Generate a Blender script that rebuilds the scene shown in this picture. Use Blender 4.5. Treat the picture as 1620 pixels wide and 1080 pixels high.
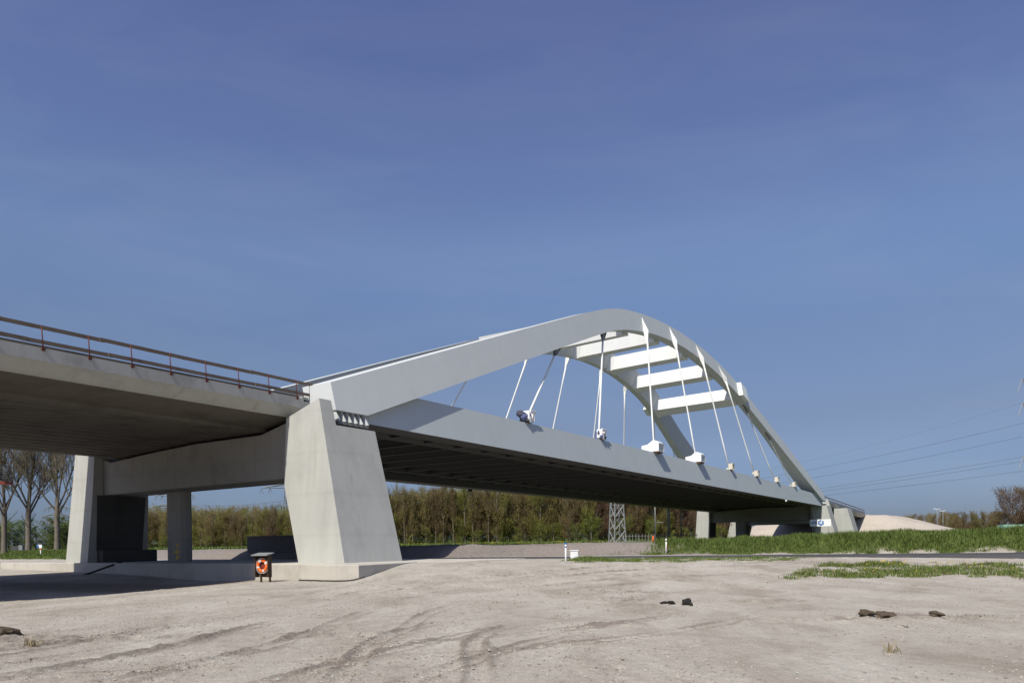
import bpy, bmesh, math, random
import numpy as np
from mathutils import Vector, Matrix, Quaternion

for o in list(bpy.data.objects):
    bpy.data.objects.remove(o)
SC = bpy.context.scene
COL = SC.collection
R = math.radians

# ------------------------------------------------------------------ camera
EYE = 1.70
ROLL = 0.0157
cam_d = bpy.data.cameras.new('camera')
cam = bpy.data.objects.new('camera', cam_d)
COL.objects.link(cam)
cam_d.sensor_width = 36.0
cam_d.lens = 1195.68 / 1620.0 * 36.0
cam_d.shift_y = (860.77 - 540.0) / 1620.0
cam_d.clip_start = 0.1
cam_d.clip_end = 20000
cam.matrix_world = Matrix.Translation((0, 0, EYE)) @ Matrix.Rotation(R(90), 4, 'X') @ Matrix.Rotation(-ROLL, 4, 'Z')
SC.camera = cam

# ------------------------------------------------------------------ bridge frame: s along the bridge, t across (away), z up
TH = 0.58945
SU, CU = math.sin(TH), math.cos(TH)
PX, PY = -9.2267, 48.6


def P(s, t, z):
    return Vector((PX + s * SU - t * CU, PY + s * CU + t * SU, z))


def UV(X, Y):
    dx, dy = X - PX, Y - PY
    return dx * SU + dy * CU, -dx * CU + dy * SU


# ------------------------------------------------------------------ light
SUN_DIR = P(0.84, 0.06, 0) - P(0, 0, 0)
SUN_DIR.z = -1.0
SUN_DIR.normalize()
sun_el = math.asin(-SUN_DIR.z)
sun_az = math.atan2(-SUN_DIR.x, -SUN_DIR.y)
w = bpy.data.worlds.new('World')
SC.world = w
w.use_nodes = True
wn = w.node_tree
wn.nodes.clear()
wo = wn.nodes.new('ShaderNodeOutputWorld')
bg = wn.nodes.new('ShaderNodeBackground')
sky = wn.nodes.new('ShaderNodeTexSky')
sky.sky_type = 'NISHITA'
sky.sun_disc = False
sky.sun_elevation = sun_el
sky.sun_rotation = sun_az
sky.altitude = 0
sky.air_density = 1.5
sky.dust_density = 1.0
sky.ozone_density = 8.0
bg.inputs['Strength'].default_value = 0.0875
# the photograph's cool white balance, the same all round the horizon
wtc = wn.nodes.new('ShaderNodeTexCoord')
wsx = wn.nodes.new('ShaderNodeSeparateXYZ')
wn.links.new(wtc.outputs['Generated'], wsx.inputs[0])
wrp = wn.nodes.new('ShaderNodeValToRGB')
wrp.color_ramp.elements[0].position = 0.04
wrp.color_ramp.elements[0].color = (0.57, 0.70, 1.18, 1)
wrp.color_ramp.elements[1].position = 0.60
wrp.color_ramp.elements[1].color = (1.30, 0.96, 1.155, 1)
e_ = wrp.color_ramp.elements.new(0.35)
e_.color = (1.29, 1.09, 1.17, 1)
for p_, c_ in ((0.10, (0.68, 0.70, 1.0, 1)), (0.15, (0.82, 0.72, 0.87, 1)), (0.25, (1.01, 0.87, 0.97, 1)), (0.31, (1.16, 1.01, 1.10, 1))):
    wrp.color_ramp.elements.new(p_).color = c_
e2_ = wrp.color_ramp.elements.new(0.95)
e2_.color = (0.98, 0.96, 1.0, 1)
wn.links.new(wsx.outputs['Z'], wrp.inputs['Fac'])
wml = wn.nodes.new('ShaderNodeMix')
wml.data_type = 'RGBA'
wml.blend_type = 'MULTIPLY'
wml.inputs[0].default_value = 1.0
wn.links.new(sky.outputs[0], wml.inputs[6])
wn.links.new(wrp.outputs[0], wml.inputs[7])
wmp = wn.nodes.new('ShaderNodeMapping')
wmp.inputs['Scale'].default_value = (1.2, 5.5, 9.0)
wmp.inputs['Rotation'].default_value = (0.25, 0.5, 0.35)
wn.links.new(wtc.outputs['Generated'], wmp.inputs['Vector'])
wnz = wn.nodes.new('ShaderNodeTexNoise')
wnz.inputs['Scale'].default_value = 1.6
wnz.inputs['Detail'].default_value = 5
wnz.inputs['Roughness'].default_value = 0.55
wnz.inputs['Distortion'].default_value = 0.5
wn.links.new(wmp.outputs[0], wnz.inputs['Vector'])
wcr = wn.nodes.new('ShaderNodeValToRGB')
wcr.color_ramp.elements[0].position = 0.40
wcr.color_ramp.elements[0].color = (0, 0, 0, 1)
wcr.color_ramp.elements[1].position = 0.85
wcr.color_ramp.elements[1].color = (0.085, 0.085, 0.085, 1)
wn.links.new(wnz.outputs['Fac'], wcr.inputs['Fac'])
wcl = wn.nodes.new('ShaderNodeMix')
wcl.data_type = 'RGBA'
wcl.inputs[7].default_value = (6.5, 7.0, 7.8, 1)
wn.links.new(wcr.outputs[0], wcl.inputs[0])
wn.links.new(wml.outputs[2], wcl.inputs[6])
wn.links.new(wcl.outputs[2], bg.inputs['Color'])
wn.links.new(bg.outputs[0], wo.inputs['Surface'])
sl = bpy.data.lights.new('sun', 'SUN')
sl.energy = 5.0
sl.angle = R(0.53)
sl.color = (1.0, 0.945, 0.835)
so = bpy.data.objects.new('sun', sl)
COL.objects.link(so)
so.rotation_euler = SUN_DIR.to_track_quat('-Z', 'Y').to_euler()
so.location = (-30, -60, 80)
SC.view_settings.view_transform = 'Standard'
SC.view_settings.look = 'None'
SC.view_settings.exposure = 0.0
SC.view_settings.gamma = 1.0
SC.view_settings.use_curve_mapping = False


# ------------------------------------------------------------------ materials
def lin(c):
    return tuple(c) + (1.0,)


class MT:
    """small node-material builder"""
    def __init__(s, name, rough=0.8, spec=0.3, metal=0.0):
        s.m = bpy.data.materials.new(name)
        s.m.use_nodes = True
        s.nt = s.m.node_tree
        s.b = s.nt.nodes['Principled BSDF']
        s.b.inputs['Roughness'].default_value = rough
        s.b.inputs['Specular IOR Level'].default_value = spec
        s.b.inputs['Metallic'].default_value = metal
        s.tc = s.nt.nodes.new('ShaderNodeTexCoord')
        s.geo = None

    def n(s, t, **kw):
        nd = s.nt.nodes.new(t)
        for k_, v_ in kw.items():
            setattr(nd, k_, v_)
        return nd

    def l(s, a, b):
        s.nt.links.new(a, b)

    def pos(s, scale=(1, 1, 1), rot=(0, 0, 0)):
        if s.geo is None:
            s.geo = s.n('ShaderNodeNewGeometry')
        mp = s.n('ShaderNodeMapping')
        mp.inputs['Scale'].default_value = scale
        mp.inputs['Rotation'].default_value = rot
        s.l(s.geo.outputs['Position'], mp.inputs['Vector'])
        return mp.outputs[0]

    def noise(s, scale, detail=4, rough=0.55, vec=None, dist=0.0):
        nd = s.n('ShaderNodeTexNoise')
        nd.inputs['Scale'].default_value = scale
        nd.inputs['Detail'].default_value = detail
        nd.inputs['Roughness'].default_value = rough
        nd.inputs['Distortion'].default_value = dist
        s.l(vec if vec is not None else s.pos(), nd.inputs['Vector'])
        return nd.outputs['Fac']

    def ramp(s, fac, stops):
        nd = s.n('ShaderNodeValToRGB')
        els = nd.color_ramp.elements
        while len(els) < len(stops):
            els.new(0.5)
        for e, (p, c) in zip(els, stops):
            e.position = p
            e.color = lin(c) if len(c) == 3 else c
        s.l(fac, nd.inputs['Fac'])
        return nd.outputs['Color']

    def mix(s, fac, a, b, mode='MIX'):
        nd = s.n('ShaderNodeMix', data_type='RGBA', blend_type=mode)
        if isinstance(fac, float):
            nd.inputs[0].default_value = fac
        else:
            s.l(fac, nd.inputs[0])
        for i, x in ((6, a), (7, b)):
            if isinstance(x, (tuple, list)):
                nd.inputs[i].default_value = lin(x)
            else:
                s.l(x, nd.inputs[i])
        return nd.outputs[2]

    def math(s, op, a, b=None):
        nd = s.n('ShaderNodeMath', operation=op)
        for i, x in enumerate((a, b)):
            if x is None:
                continue
            if isinstance(x, (int, float)):
                nd.inputs[i].default_value = x
            else:
                s.l(x, nd.inputs[i])
        return nd.outputs[0]

    def color(s, x):
        if isinstance(x, (tuple, list)):
            s.b.inputs['Base Color'].default_value = lin(x)
        else:
            s.l(x, s.b.inputs['Base Color'])

    def bump(s, h, strength=0.3, dist=0.05):
        nd = s.n('ShaderNodeBump')
        nd.inputs['Strength'].default_value = strength
        nd.inputs['Distance'].default_value = dist
        s.l(h, nd.inputs['Height'])
        s.l(nd.outputs[0], s.b.inputs['Normal'])


def simple(name, c, rough=0.7, spec=0.3, metal=0.0, var=0.12, scale=3.0):
    m = MT(name, rough, spec, metal)
    f = m.noise(scale, 5, 0.6)
    m.color(m.ramp(f, [(0.25, tuple(x * (1 - var) for x in c)), (0.75, tuple(min(1, x * (1 + var)) for x in c))]))
    m.bump(f, 0.08, 0.02)
    return m.m


M = {}


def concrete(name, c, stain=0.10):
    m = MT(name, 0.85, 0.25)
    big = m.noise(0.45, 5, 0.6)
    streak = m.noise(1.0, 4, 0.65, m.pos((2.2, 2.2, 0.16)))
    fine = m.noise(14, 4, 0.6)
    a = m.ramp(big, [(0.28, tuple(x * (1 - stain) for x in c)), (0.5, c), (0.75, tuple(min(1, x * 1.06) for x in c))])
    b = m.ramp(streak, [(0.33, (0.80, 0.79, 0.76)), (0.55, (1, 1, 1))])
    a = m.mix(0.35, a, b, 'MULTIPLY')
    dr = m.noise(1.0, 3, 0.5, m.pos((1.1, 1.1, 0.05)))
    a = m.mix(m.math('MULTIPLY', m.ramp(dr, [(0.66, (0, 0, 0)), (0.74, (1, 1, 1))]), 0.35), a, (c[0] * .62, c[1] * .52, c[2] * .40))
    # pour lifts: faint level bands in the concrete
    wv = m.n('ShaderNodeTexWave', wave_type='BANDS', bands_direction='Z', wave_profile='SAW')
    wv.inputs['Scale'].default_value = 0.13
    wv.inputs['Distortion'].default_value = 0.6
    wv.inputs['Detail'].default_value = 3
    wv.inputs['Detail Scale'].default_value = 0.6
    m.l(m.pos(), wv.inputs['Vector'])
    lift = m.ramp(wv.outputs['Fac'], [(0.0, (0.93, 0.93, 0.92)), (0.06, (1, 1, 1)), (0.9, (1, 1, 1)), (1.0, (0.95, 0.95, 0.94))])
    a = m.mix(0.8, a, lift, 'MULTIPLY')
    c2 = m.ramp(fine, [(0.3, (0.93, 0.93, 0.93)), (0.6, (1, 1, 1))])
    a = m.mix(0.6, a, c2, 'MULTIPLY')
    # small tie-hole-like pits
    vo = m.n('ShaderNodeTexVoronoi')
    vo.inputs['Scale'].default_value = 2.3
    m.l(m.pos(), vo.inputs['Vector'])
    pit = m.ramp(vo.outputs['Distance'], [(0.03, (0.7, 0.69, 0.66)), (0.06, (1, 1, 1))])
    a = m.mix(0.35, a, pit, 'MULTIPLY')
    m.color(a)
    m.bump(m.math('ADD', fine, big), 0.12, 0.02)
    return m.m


M['concrete'] = concrete('concrete', (0.44, 0.445, 0.415))
M['concrete_old'] = concrete('concrete_old', (0.40, 0.40, 0.375), 0.25)
M['soffit'] = concrete('soffit', (0.135, 0.122, 0.102), 0.4)  # deck concrete darkened, the shade underneath put into its colour
M['shaded_concrete'] = concrete('shaded_concrete', (0.085, 0.085, 0.08), 0.3)  # concrete darkened to carry the shade on the inner faces
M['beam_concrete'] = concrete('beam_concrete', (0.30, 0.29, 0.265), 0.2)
M['apron'] = concrete('apron', (0.50, 0.475, 0.42), 0.25)


def paint(name, c, var=0.05):
    m = MT(name, 0.6, 0.18)
    f = m.noise(0.5, 4, 0.6)
    st = m.noise(1.0, 4, 0.7, m.pos((1.6, 1.6, 0.12)))
    a = m.ramp(f, [(0.3, tuple(x * (1 - var) for x in c)), (0.7, c)])
    b = m.ramp(st, [(0.3, (0.9, 0.895, 0.88)), (0.5, (1, 1, 1))])
    m.color(m.mix(0.35, a, b, 'MULTIPLY'))
    m.bump(m.noise(0.35, 2), 0.05, 0.05)
    return m.m


M['steel_white'] = paint('steel_white', (0.565, 0.59, 0.585))
M['steel_sunlit'] = paint('steel_sunlit', (0.76, 0.775, 0.76), 0.03)  # rib paint lightened for the braces and hangers in full sun
M['steel_grey'] = paint('steel_grey', (0.49, 0.525, 0.53))
M['steel_shaded'] = paint('steel_shaded', (0.16, 0.16, 0.155))  # bridge paint darkened to stand in for the shade underneath
M['galv'] = simple('galvanised', (0.25, 0.265, 0.27), 0.6, 0.4, 0.2)
M['dark_steel'] = simple('dark_steel', (0.07, 0.075, 0.08), 0.6)
M['rubber'] = simple('rubber', (0.03, 0.03, 0.03), 0.8)
M['red_post'] = simple('red_post', (0.10, 0.032, 0.026), 0.7)
M['white_plastic'] = simple('white_plastic', (0.82, 0.83, 0.84), 0.6, 0.3, 0, 0.03)
M['white_sheet'] = simple('white_sheet', (0.84, 0.86, 0.88), 0.5, 0.3, 0, 0.03, 6)
M['orange'] = simple('orange', (0.85, 0.16, 0.03), 0.5)
M['reflect'] = simple('reflective_tape', (0.62, 0.62, 0.62), 0.35)
M['blue'] = simple('blue', (0.02, 0.14, 0.42), 0.5)
M['yellow'] = simple('yellow', (0.7, 0.45, 0.02), 0.6)
M['container'] = simple('container_green', (0.25, 0.45, 0.36), 0.6)
M['red'] = simple('red', (0.20, 0.03, 0.025), 0.6)
M['wrap'] = simple('wrap_dark', (0.07, 0.07, 0.10), 0.8, 0.2, 0, 0.5, 8)
M['wrap_blue'] = simple('wrap_blue', (0.10, 0.12, 0.24), 0.7, 0.3, 0, 0.4, 8)
M['clamp'] = simple('clamp_beige', (0.60, 0.56, 0.47), 0.8, 0.2, 0, 0.2, 6)
M['brownboard'] = simple('brown_board', (0.16, 0.09, 0.06), 0.8)
M['dark_wall'] = simple('dark_wall', (0.13, 0.13, 0.13), 0.9)
M['wire'] = simple('wire', (0.10, 0.11, 0.12), 0.5)


def wood(name, c):
    m = MT(name, 0.85, 0.2)
    f = m.noise(1.0, 5, 0.65, m.pos((0.7, 0.7, 16)))
    g = m.noise(0.8, 3)
    m.color(m.mix(0.5, m.ramp(f, [(0.3, tuple(x * .6 for x in c)), (0.7, tuple(x * 1.2 for x in c))]),
                  m.ramp(g, [(0.3, tuple(x * .65 for x in c)), (0.7, tuple(x * 1.25 for x in c))])))
    m.bump(f, 0.2, 0.01)
    return m.m


M['wood'] = wood('board_wood', (0.17, 0.135, 0.105))
M['wood_dark'] = wood('dark_wood', (0.075, 0.05, 0.035))


def asphalt():
    m = MT('asphalt', 0.9, 0.2)
    f = m.noise(30, 4, 0.7)
    g = m.noise(0.6, 4, 0.6)
    m.color(m.mix(0.5, m.ramp(f, [(0.3, (0.045, 0.045, 0.05)), (0.7, (0.085, 0.085, 0.09))]),
                  m.ramp(g, [(0.3, (0.05, 0.05, 0.055)), (0.7, (0.085, 0.083, 0.083))])))
    m.bump(f, 0.3, 0.01)
    return m.m


M['asphalt'] = asphalt()


def ground_mat():
    m = MT('ground_sand', 0.95, 0.12)
    at = m.n('ShaderNodeVertexColor', layer_name='mask')
    sep = m.n('ShaderNodeSeparateColor')
    m.l(at.outputs['Color'], sep.inputs[0])
    # streaks run along the vehicle direction
    vs = m.pos((0.55, 0.30, 1), (0, 0, R(18)))
    big = m.noise(0.9, 6, 0.62, vs, 0.6)
    mid = m.noise(3.2, 6, 0.68, m.pos((1, 0.55, 1), (0, 0, R(-14))), 0.4)
    fin = m.noise(26, 5, 0.7)
    m9 = m.noise(8.5, 6, 0.72, m.pos((1, .8, 1)))
    sand = m.ramp(big, [(0.32, (0.335, 0.298, 0.25)), (0.48, (0.425, 0.390, 0.338)), (0.66, (0.50, 0.47, 0.415))])
    pt = m.ramp(mid, [(0.30, (0.66, 0.63, 0.60)), (0.44, (0.93, 0.92, 0.91)), (0.62, (1.05, 1.05, 1.04))])
    sand = m.mix(0.55, sand, pt, 'MULTIPLY')
    gr = m.ramp(fin, [(0.28, (0.70, 0.68, 0.66)), (0.5, (1, 1, 1)), (0.72, (1.12, 1.12, 1.11))])
    sand = m.mix(0.75, sand, gr, 'MULTIPLY')
    crumb = m.ramp(m9, [(0.30, (0.60, 0.57, 0.54)), (0.42, (0.95, 0.945, 0.94)), (0.66, (1.06, 1.06, 1.05))])
    sand = m.mix(0.8, sand, crumb, 'MULTIPLY')
    # pale shell specks
    vo = m.n('ShaderNodeTexVoronoi')
    vo.inputs['Scale'].default_value = 7.0
    m.l(m.pos(), vo.inputs['Vector'])
    spk = m.ramp(vo.outputs['Distance'], [(0.045, (1, 1, 1)), (0.07, (0, 0, 0))])
    sel = m.ramp(m.noise(0.9, 3), [(0.5, (0, 0, 0)), (0.56, (1, 1, 1))])
    sand = m.mix(m.math('MULTIPLY', spk, sel), sand, (0.62, 0.6, 0.56))
    # damp disturbed soil (mask R), gravel (mask G), turf (mask B)
    soil = m.ramp(m9, [(0.3, (0.13, 0.105, 0.083)), (0.65, (0.30, 0.26, 0.22))])
    rsum = m.math('ADD', sep.outputs[0], m.math('MULTIPLY', m.math('SUBTRACT', m.math('ADD', m9, m.math('MULTIPLY', fin, 0.6)), 0.8), 1.5))
    rm = m.ramp(rsum, [(0.30, (0, 0, 0)), (0.72, (0.85, 0.85, 0.85))])
    c = m.mix(rm, sand, soil)
    grav = m.ramp(m.noise(9, 5, 0.75), [(0.3, (0.15, 0.125, 0.112)), (0.5, (0.235, 0.205, 0.185)), (0.72, (0.33, 0.30, 0.275))])
    c = m.mix(sep.outputs[1], c, grav)
    turf = m.ramp(m.noise(2.2, 5, 0.7), [(0.3, (0.05, 0.075, 0.02)), (0.7, (0.115, 0.135, 0.04))])
    c = m.mix(sep.outputs[2], c, turf)
    m.color(c)
    m.bump(m.math('ADD', m.math('ADD', m.math('MULTIPLY', mid, 0.4), m.math('MULTIPLY', m9, 1.3)), m.math('MULTIPLY', fin, 0.7)), 0.8, 0.05)
    return m.m


M['ground'] = ground_mat()


def sandheap_mat():
    m = MT('heap_sand', 0.95, 0.1)
    f = m.noise(0.16, 6, 0.6, None, 0.6)
    g = m.noise(1.2, 5, 0.7)
    m.color(m.mix(0.4, m.ramp(f, [(0.3, (0.40, 0.345, 0.285)), (0.7, (0.50, 0.45, 0.385))]),
                  m.ramp(g, [(0.3, (0.34, 0.30, 0.25)), (0.7, (0.52, 0.47, 0.41))])))
    m.bump(g, 0.5, 0.3)
    return m.m


M['heap'] = sandheap_mat()


def leafmat(name, stops, scale=1.2, trans=0.0, objvar=True):
    m = MT(name, 0.85, 0.15)
    f = m.noise(scale, 4, 0.7)
    c = m.ramp(f, stops)
    if objvar:
        oi = m.n('ShaderNodeObjectInfo')
        hs = m.n('ShaderNodeHueSaturation')
        m.l(c, hs.inputs['Color'])
        m.l(m.math('ADD', 0.78, m.math('MULTIPLY', oi.outputs['Random'], 0.4)), hs.inputs['Value'])
        m.l(m.math('ADD', 0.485, m.math('MULTIPLY', oi.outputs['Random'], 0.03)), hs.inputs['Hue'])
        c = hs.outputs[0]
    m.color(c)
    if trans > 0:
        tr = m.n('ShaderNodeBsdfTranslucent')
        m.l(c, tr.inputs['Color'])
        mx = m.n('ShaderNodeMixShader')
        mx.inputs[0].default_value = trans
        m.l(m.b.outputs[0], mx.inputs[1])
        m.l(tr.outputs[0], mx.inputs[2])
        out = [n_ for n_ in m.nt.nodes if n_.type == 'OUTPUT_MATERIAL'][0]
        m.l(mx.outputs[0], out.inputs['Surface'])
    return m.m


M['twig'] = leafmat('twig_brown', [(0.3, (0.212, 0.161, 0.082)), (0.7, (0.376, 0.298, 0.157))], 1.2, .6)
M['twig_red'] = leafmat('twig_russet', [(0.3, (0.181, 0.119, 0.078)), (0.7, (0.316, 0.217, 0.148))], 1.2, .6)
M['olive'] = leafmat('leaf_olive', [(0.3, (0.211, 0.190, 0.051)), (0.7, (0.363, 0.341, 0.109))], 1.2, .6)
M['green'] = leafmat('leaf_green', [(0.3, (0.134, 0.168, 0.031)), (0.7, (0.269, 0.308, 0.073))], 1.2, .6)
M['bushg'] = leafmat('bush_green', [(0.3, (0.081, 0.122, 0.033)), (0.7, (0.195, 0.244, 0.073))], 1.2, .6)
M['bark'] = leafmat('bark', [(0.3, (0.10, 0.085, 0.065)), (0.7, (0.21, 0.185, 0.15))], 4, 0, False)
M['barktwig'] = leafmat('bark_twig', [(0.3, (0.10, 0.085, 0.055)), (0.7, (0.19, 0.165, 0.105))], 2, 0, False)
M['grass'] = leafmat('grass_blades', [(0.25, (0.074, 0.117, 0.024)), (0.5, (0.140, 0.194, 0.048)), (0.68, (0.213, 0.245, 0.080)), (0.85, (0.347, 0.323, 0.147))], 7.0, .25, False)
M['drygrass'] = leafmat('dry_grass', [(0.3, (0.22, 0.17, 0.09)), (0.7, (0.36, 0.30, 0.18))], 4, 0, False)
M['flower'] = simple('dandelion', (0.75, 0.52, 0.01), 0.7)
M['stone'] = simple('stone', (0.38, 0.35, 0.31), 0.9, 0.2, 0, 0.4, 5)
M['clod'] = simple('sand_clod', (0.40, 0.36, 0.305), 0.95, 0.1, 0, 0.2, 4)
M['clod_dark'] = simple('soil_clod', (0.24, 0.205, 0.17), 0.95, 0.1, 0, 0.3, 4)
M['lump'] = simple('asphalt_lump', (0.03, 0.028, 0.027), 0.95, 0.15, 0, 0.4, 12)
M['sod'] = simple('sod', (0.09, 0.07, 0.05), 0.95, 0.15, 0, 0.5, 9)


# ------------------------------------------------------------------ mesh helpers
class MB:
    def __init__(s):
        s.v = []
        s.f = []
        s.mi = []
        s.sm = []

    def add(s, verts, faces, mi=0, smooth=False):
        o = len(s.v)
        s.v.extend([tuple(x) for x in verts])
        for f in faces:
            s.f.append(tuple(i + o for i in f))
            s.mi.append(mi)
            s.sm.append(smooth)

    def loft(s, secs, mi=0, closed=True, caps=True, smooth=False):
        n = len(secs[0])
        vv = [p for sec in secs for p in sec]
        ff = []
        for i in range(len(secs) - 1):
            for j in range(n if closed else n - 1):
                a = i * n + j
                b = i * n + (j + 1) % n
                ff.append((a, b, b + n, a + n))
        s.add(vv, ff, mi, smooth)
        if caps and closed:
            s.add(secs[0], [tuple(range(n))[::-1]], mi)
            s.add(secs[-1], [tuple(range(n))], mi)
        return s

    def box(s, c, d, rz=0.0, mi=0, ax=None):
        c = Vector(c)
        if ax is None:
            ax = (Vector((math.cos(rz), math.sin(rz), 0)), Vector((-math.sin(rz), math.cos(rz), 0)), Vector((0, 0, 1)))
        a, b, e = ax
        a, b, e = a * d[0] / 2, b * d[1] / 2, e * d[2] / 2
        lo = [c - a - b - e, c + a - b - e, c + a + b - e, c - a + b - e]
        hi = [x + e * 2 for x in lo]
        return s.loft([lo, hi], mi)

    def bbox(s, s0, s1, t0, t1, z0, z1, mi=0):
        """box in the bridge frame"""
        return s.loft([[P(s0, t0, z0), P(s1, t0, z0), P(s1, t1, z0), P(s0, t1, z0)],
                       [P(s0, t0, z1), P(s1, t0, z1), P(s1, t1, z1), P(s0, t1, z1)]], mi)

    def tube(s, pts, r, n=8, mi=0, smooth=True, caps=True):
        pts = [Vector(p) for p in pts]
        if not isinstance(r, (list, tuple)):
            r = [r] * len(pts)
        secs = []
        ref = None
        for i, p in enumerate(pts):
            d = (pts[min(i + 1, len(pts) - 1)] - pts[max(i - 1, 0)])
            if d.length < 1e-9:
                d = Vector((0, 0, 1))
            d.normalize()
            if ref is None:
                ref = Vector((0, 0, 1)) if abs(d.z) < 0.9 else Vector((1, 0, 0))
            a = d.cross(ref)
            if a.length < 1e-6:
                a = d.orthogonal()
            a.normalize()
            b = d.cross(a)
            ref = a.cross(d)
            secs.append([p + (a * math.cos(2 * math.pi * k / n) + b * math.sin(2 * math.pi * k / n)) * r[i] for k in range(n)])
        return s.loft(secs, mi, True, caps, smooth)

    def build(s, name, mats, parent=None, origin=None, recalc=True):
        me = bpy.data.meshes.new(name)
        if origin is None:
            origin = parent.matrix_world.translation.copy() if parent is not None else Vector(s.v[0])
        origin = Vector(origin)
        me.from_pydata([(x[0] - origin.x, x[1] - origin.y, x[2] - origin.z) for x in s.v], [], s.f)
        if not isinstance(mats, (list, tuple)):
            mats = [mats]
        for m_ in mats:
            me.materials.append(m_)
        me.polygons.foreach_set('material_index', s.mi)
        me.polygons.foreach_set('use_smooth', s.sm)
        if recalc:
            bm = bmesh.new()
            bm.from_mesh(me)
            bmesh.ops.remove_doubles(bm, verts=bm.verts, dist=1e-5)
            bmesh.ops.recalc_face_normals(bm, faces=bm.faces)
            bm.to_mesh(me)
            bm.free()
        me.update()
        ob = bpy.data.objects.new(name, me)
        COL.objects.link(ob)
        ob.location = origin if parent is None else (0, 0, 0)
        if parent is not None:
            root = parent
            if parent.type == 'MESH' or parent.parent is not None:
                pass
            ob.parent = parent
            ob.location = origin - parent.matrix_world.translation
        return ob


def bevel(ob, w_=0.02, seg=1):
    md = ob.modifiers.new('bevel', 'BEVEL')
    md.width = w_
    md.segments = seg
    md.limit_method = 'ANGLE'
    md.angle_limit = R(35)
    return ob


def tag(o, label=None, cat=None, group=None, kind=None):
    if label:
        o['label'] = label
    if cat:
        o['category'] = cat
    if group:
        o['group'] = group
    if kind:
        o['kind'] = kind
    return o


def thing(name, loc, label, cat, group=None):
    o = bpy.data.objects.new(name, None)
    o.empty_display_size = 0.3
    COL.objects.link(o)
    o.location = loc
    o.matrix_world = Matrix.Translation(Vector(loc))
    return tag(o, label, cat, group)


def sub(mb, name, mats, parent, origin=None):
    """child whose parent is a mesh part already sitting at the thing's origin"""
    ob = mb.build(name, mats, None, origin=parent_origin(parent))
    ob.parent = parent
    ob.location = (0, 0, 0)
    return ob


def parent_origin(o):
    x = Vector((0, 0, 0))
    while o is not None:
        x += o.location
        o = o.parent
    return x


def part(mb, name, mats, parent):
    ob = mb.build(name, mats, None, origin=parent_origin(parent))
    ob.parent = parent
    ob.location = (0, 0, 0)
    return ob


def copy_tree(o, parent=None):
    c = o.copy()
    COL.objects.link(c)
    if parent is not None:
        c.parent = parent
    for ch in o.children:
        copy_tree(ch, c)
    return c


# ------------------------------------------------------------------ terrain
def smooth(a, b, x):
    q = np.clip((x - a) / (b - a), 0, 1)
    return q * q * (3 - 2 * q)


SBT = np.array([-200, -40, -16, -6, -3, 0, 5, 30, 60, 200.])
SBS = np.array([14, 14, 15.5, 14, 12.5, 6, 5.5, 6, 8, 8.])


def base_terrain(X, Y):
    s, t = UV(X, Y)
    rx = smooth(-8.3, -5.5, X)
    z = .78 * rx * smooth(25, 43, Y)
    z = z + (1 - rx) * .85 * smooth(46, 88, Y)
    z = z - .46 * smooth(-11, -21, X) * np.exp(-((t - 4) / 9.) ** 2) * smooth(-3, -9, s) * smooth(-60, -30, s)
    e = s - np.interp(t, SBT, SBS)
    top = 1.65 + .3 * smooth(-18, -34, t)
    z = z + (top - z) * smooth(0, 3.4, e)
    # low dike behind the wood
    z = z + 2.4 * smooth(212, 240, Y) * smooth(-300, -230, X) * (1 - smooth(62, 84, X))
    return z


_rs = np.random.RandomState(7)


def vnoise(X, Y, seed=0):
    """cheap smooth value noise"""
    X = np.asarray(X, float)
    Y = np.asarray(Y, float)
    xi, yi = np.floor(X).astype(np.int64), np.floor(Y).astype(np.int64)
    fx, fy = X - xi, Y - yi
    fx, fy = fx * fx * (3 - 2 * fx), fy * fy * (3 - 2 * fy)

    def hsh(a, b):
        h_ = (a * 374761393 + b * 668265263 + seed * 974634777) & 0xffffffff
        h_ = ((h_ ^ (h_ >> 13)) * 1274126177) & 0xffffffff
        return ((h_ ^ (h_ >> 16)) & 0xffff) / 65535.0
    a = hsh(xi, yi) * (1 - fx) + hsh(xi + 1, yi) * fx
    b = hsh(xi, yi + 1) * (1 - fx) + hsh(xi + 1, yi + 1) * fx
    return a * (1 - fy) + b * fy


# vehicle tracks: centre lines (world x, y), track half gauge, depth
TRACKS = [
    ([(-9.6, 9), (-8.31, 12.2), (-7.33, 15.6), (-5.0, 23.8), (-1.3, 30.8), (5.5, 35.1), (14, 37.5)], 0.95, 0.055),
    ([(-8.6, 8.2), (-7.0, 13.2), (-6.7, 16.7), (-6.0, 21.6), (-4.4, 27.7), (0.5, 33.5), (8, 36.4)], 1.0, 0.045),
    ([(-1.9, 6.5), (-1.36, 9.4), (-1.4, 14.8), (1.5, 20.2), (5.7, 27.3), (11, 31)], 0.9, 0.05),
    ([(-4.5, 6.5), (-3.2, 13), (-2.9, 20), (-0.6, 26), (6, 31.5)], 0.9, 0.035),
    ([(-12, 20), (-8, 24), (-4, 29), (2.5, 34.1), (8.3, 36.9), (20, 35)], 1.0, 0.05),
    ([(-7.5, 7), (-5.4, 12), (-4.4, 18), (-2.0, 25), (3.5, 31), (12, 34)], 0.9, 0.05),
    ([(-10.5, 12), (-7.9, 17.5), (-7.5, 23), (-6.2, 29), (-3.5, 34)], 0.95, 0.055),
    ([(-3.3, 6), (-2.2, 9.6), (0.2, 14.5), (4.4, 19.5), (10, 23), (18, 24)], 0.85, 0.04),
    ([(-14, 24), (-9, 27.5), (-3, 29.5), (4, 30), (12, 28), (20, 26.5)], 0.95, 0.045),
    ([(-9.5, 10.5), (-5, 11.5), (0, 13.2), (4, 16.5), (8, 22)], 0.85, 0.035),
    ([(-16, 31), (-9, 33), (-2, 34.5), (6, 33.6), (14, 32)], 0.95, 0.045),
]


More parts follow.
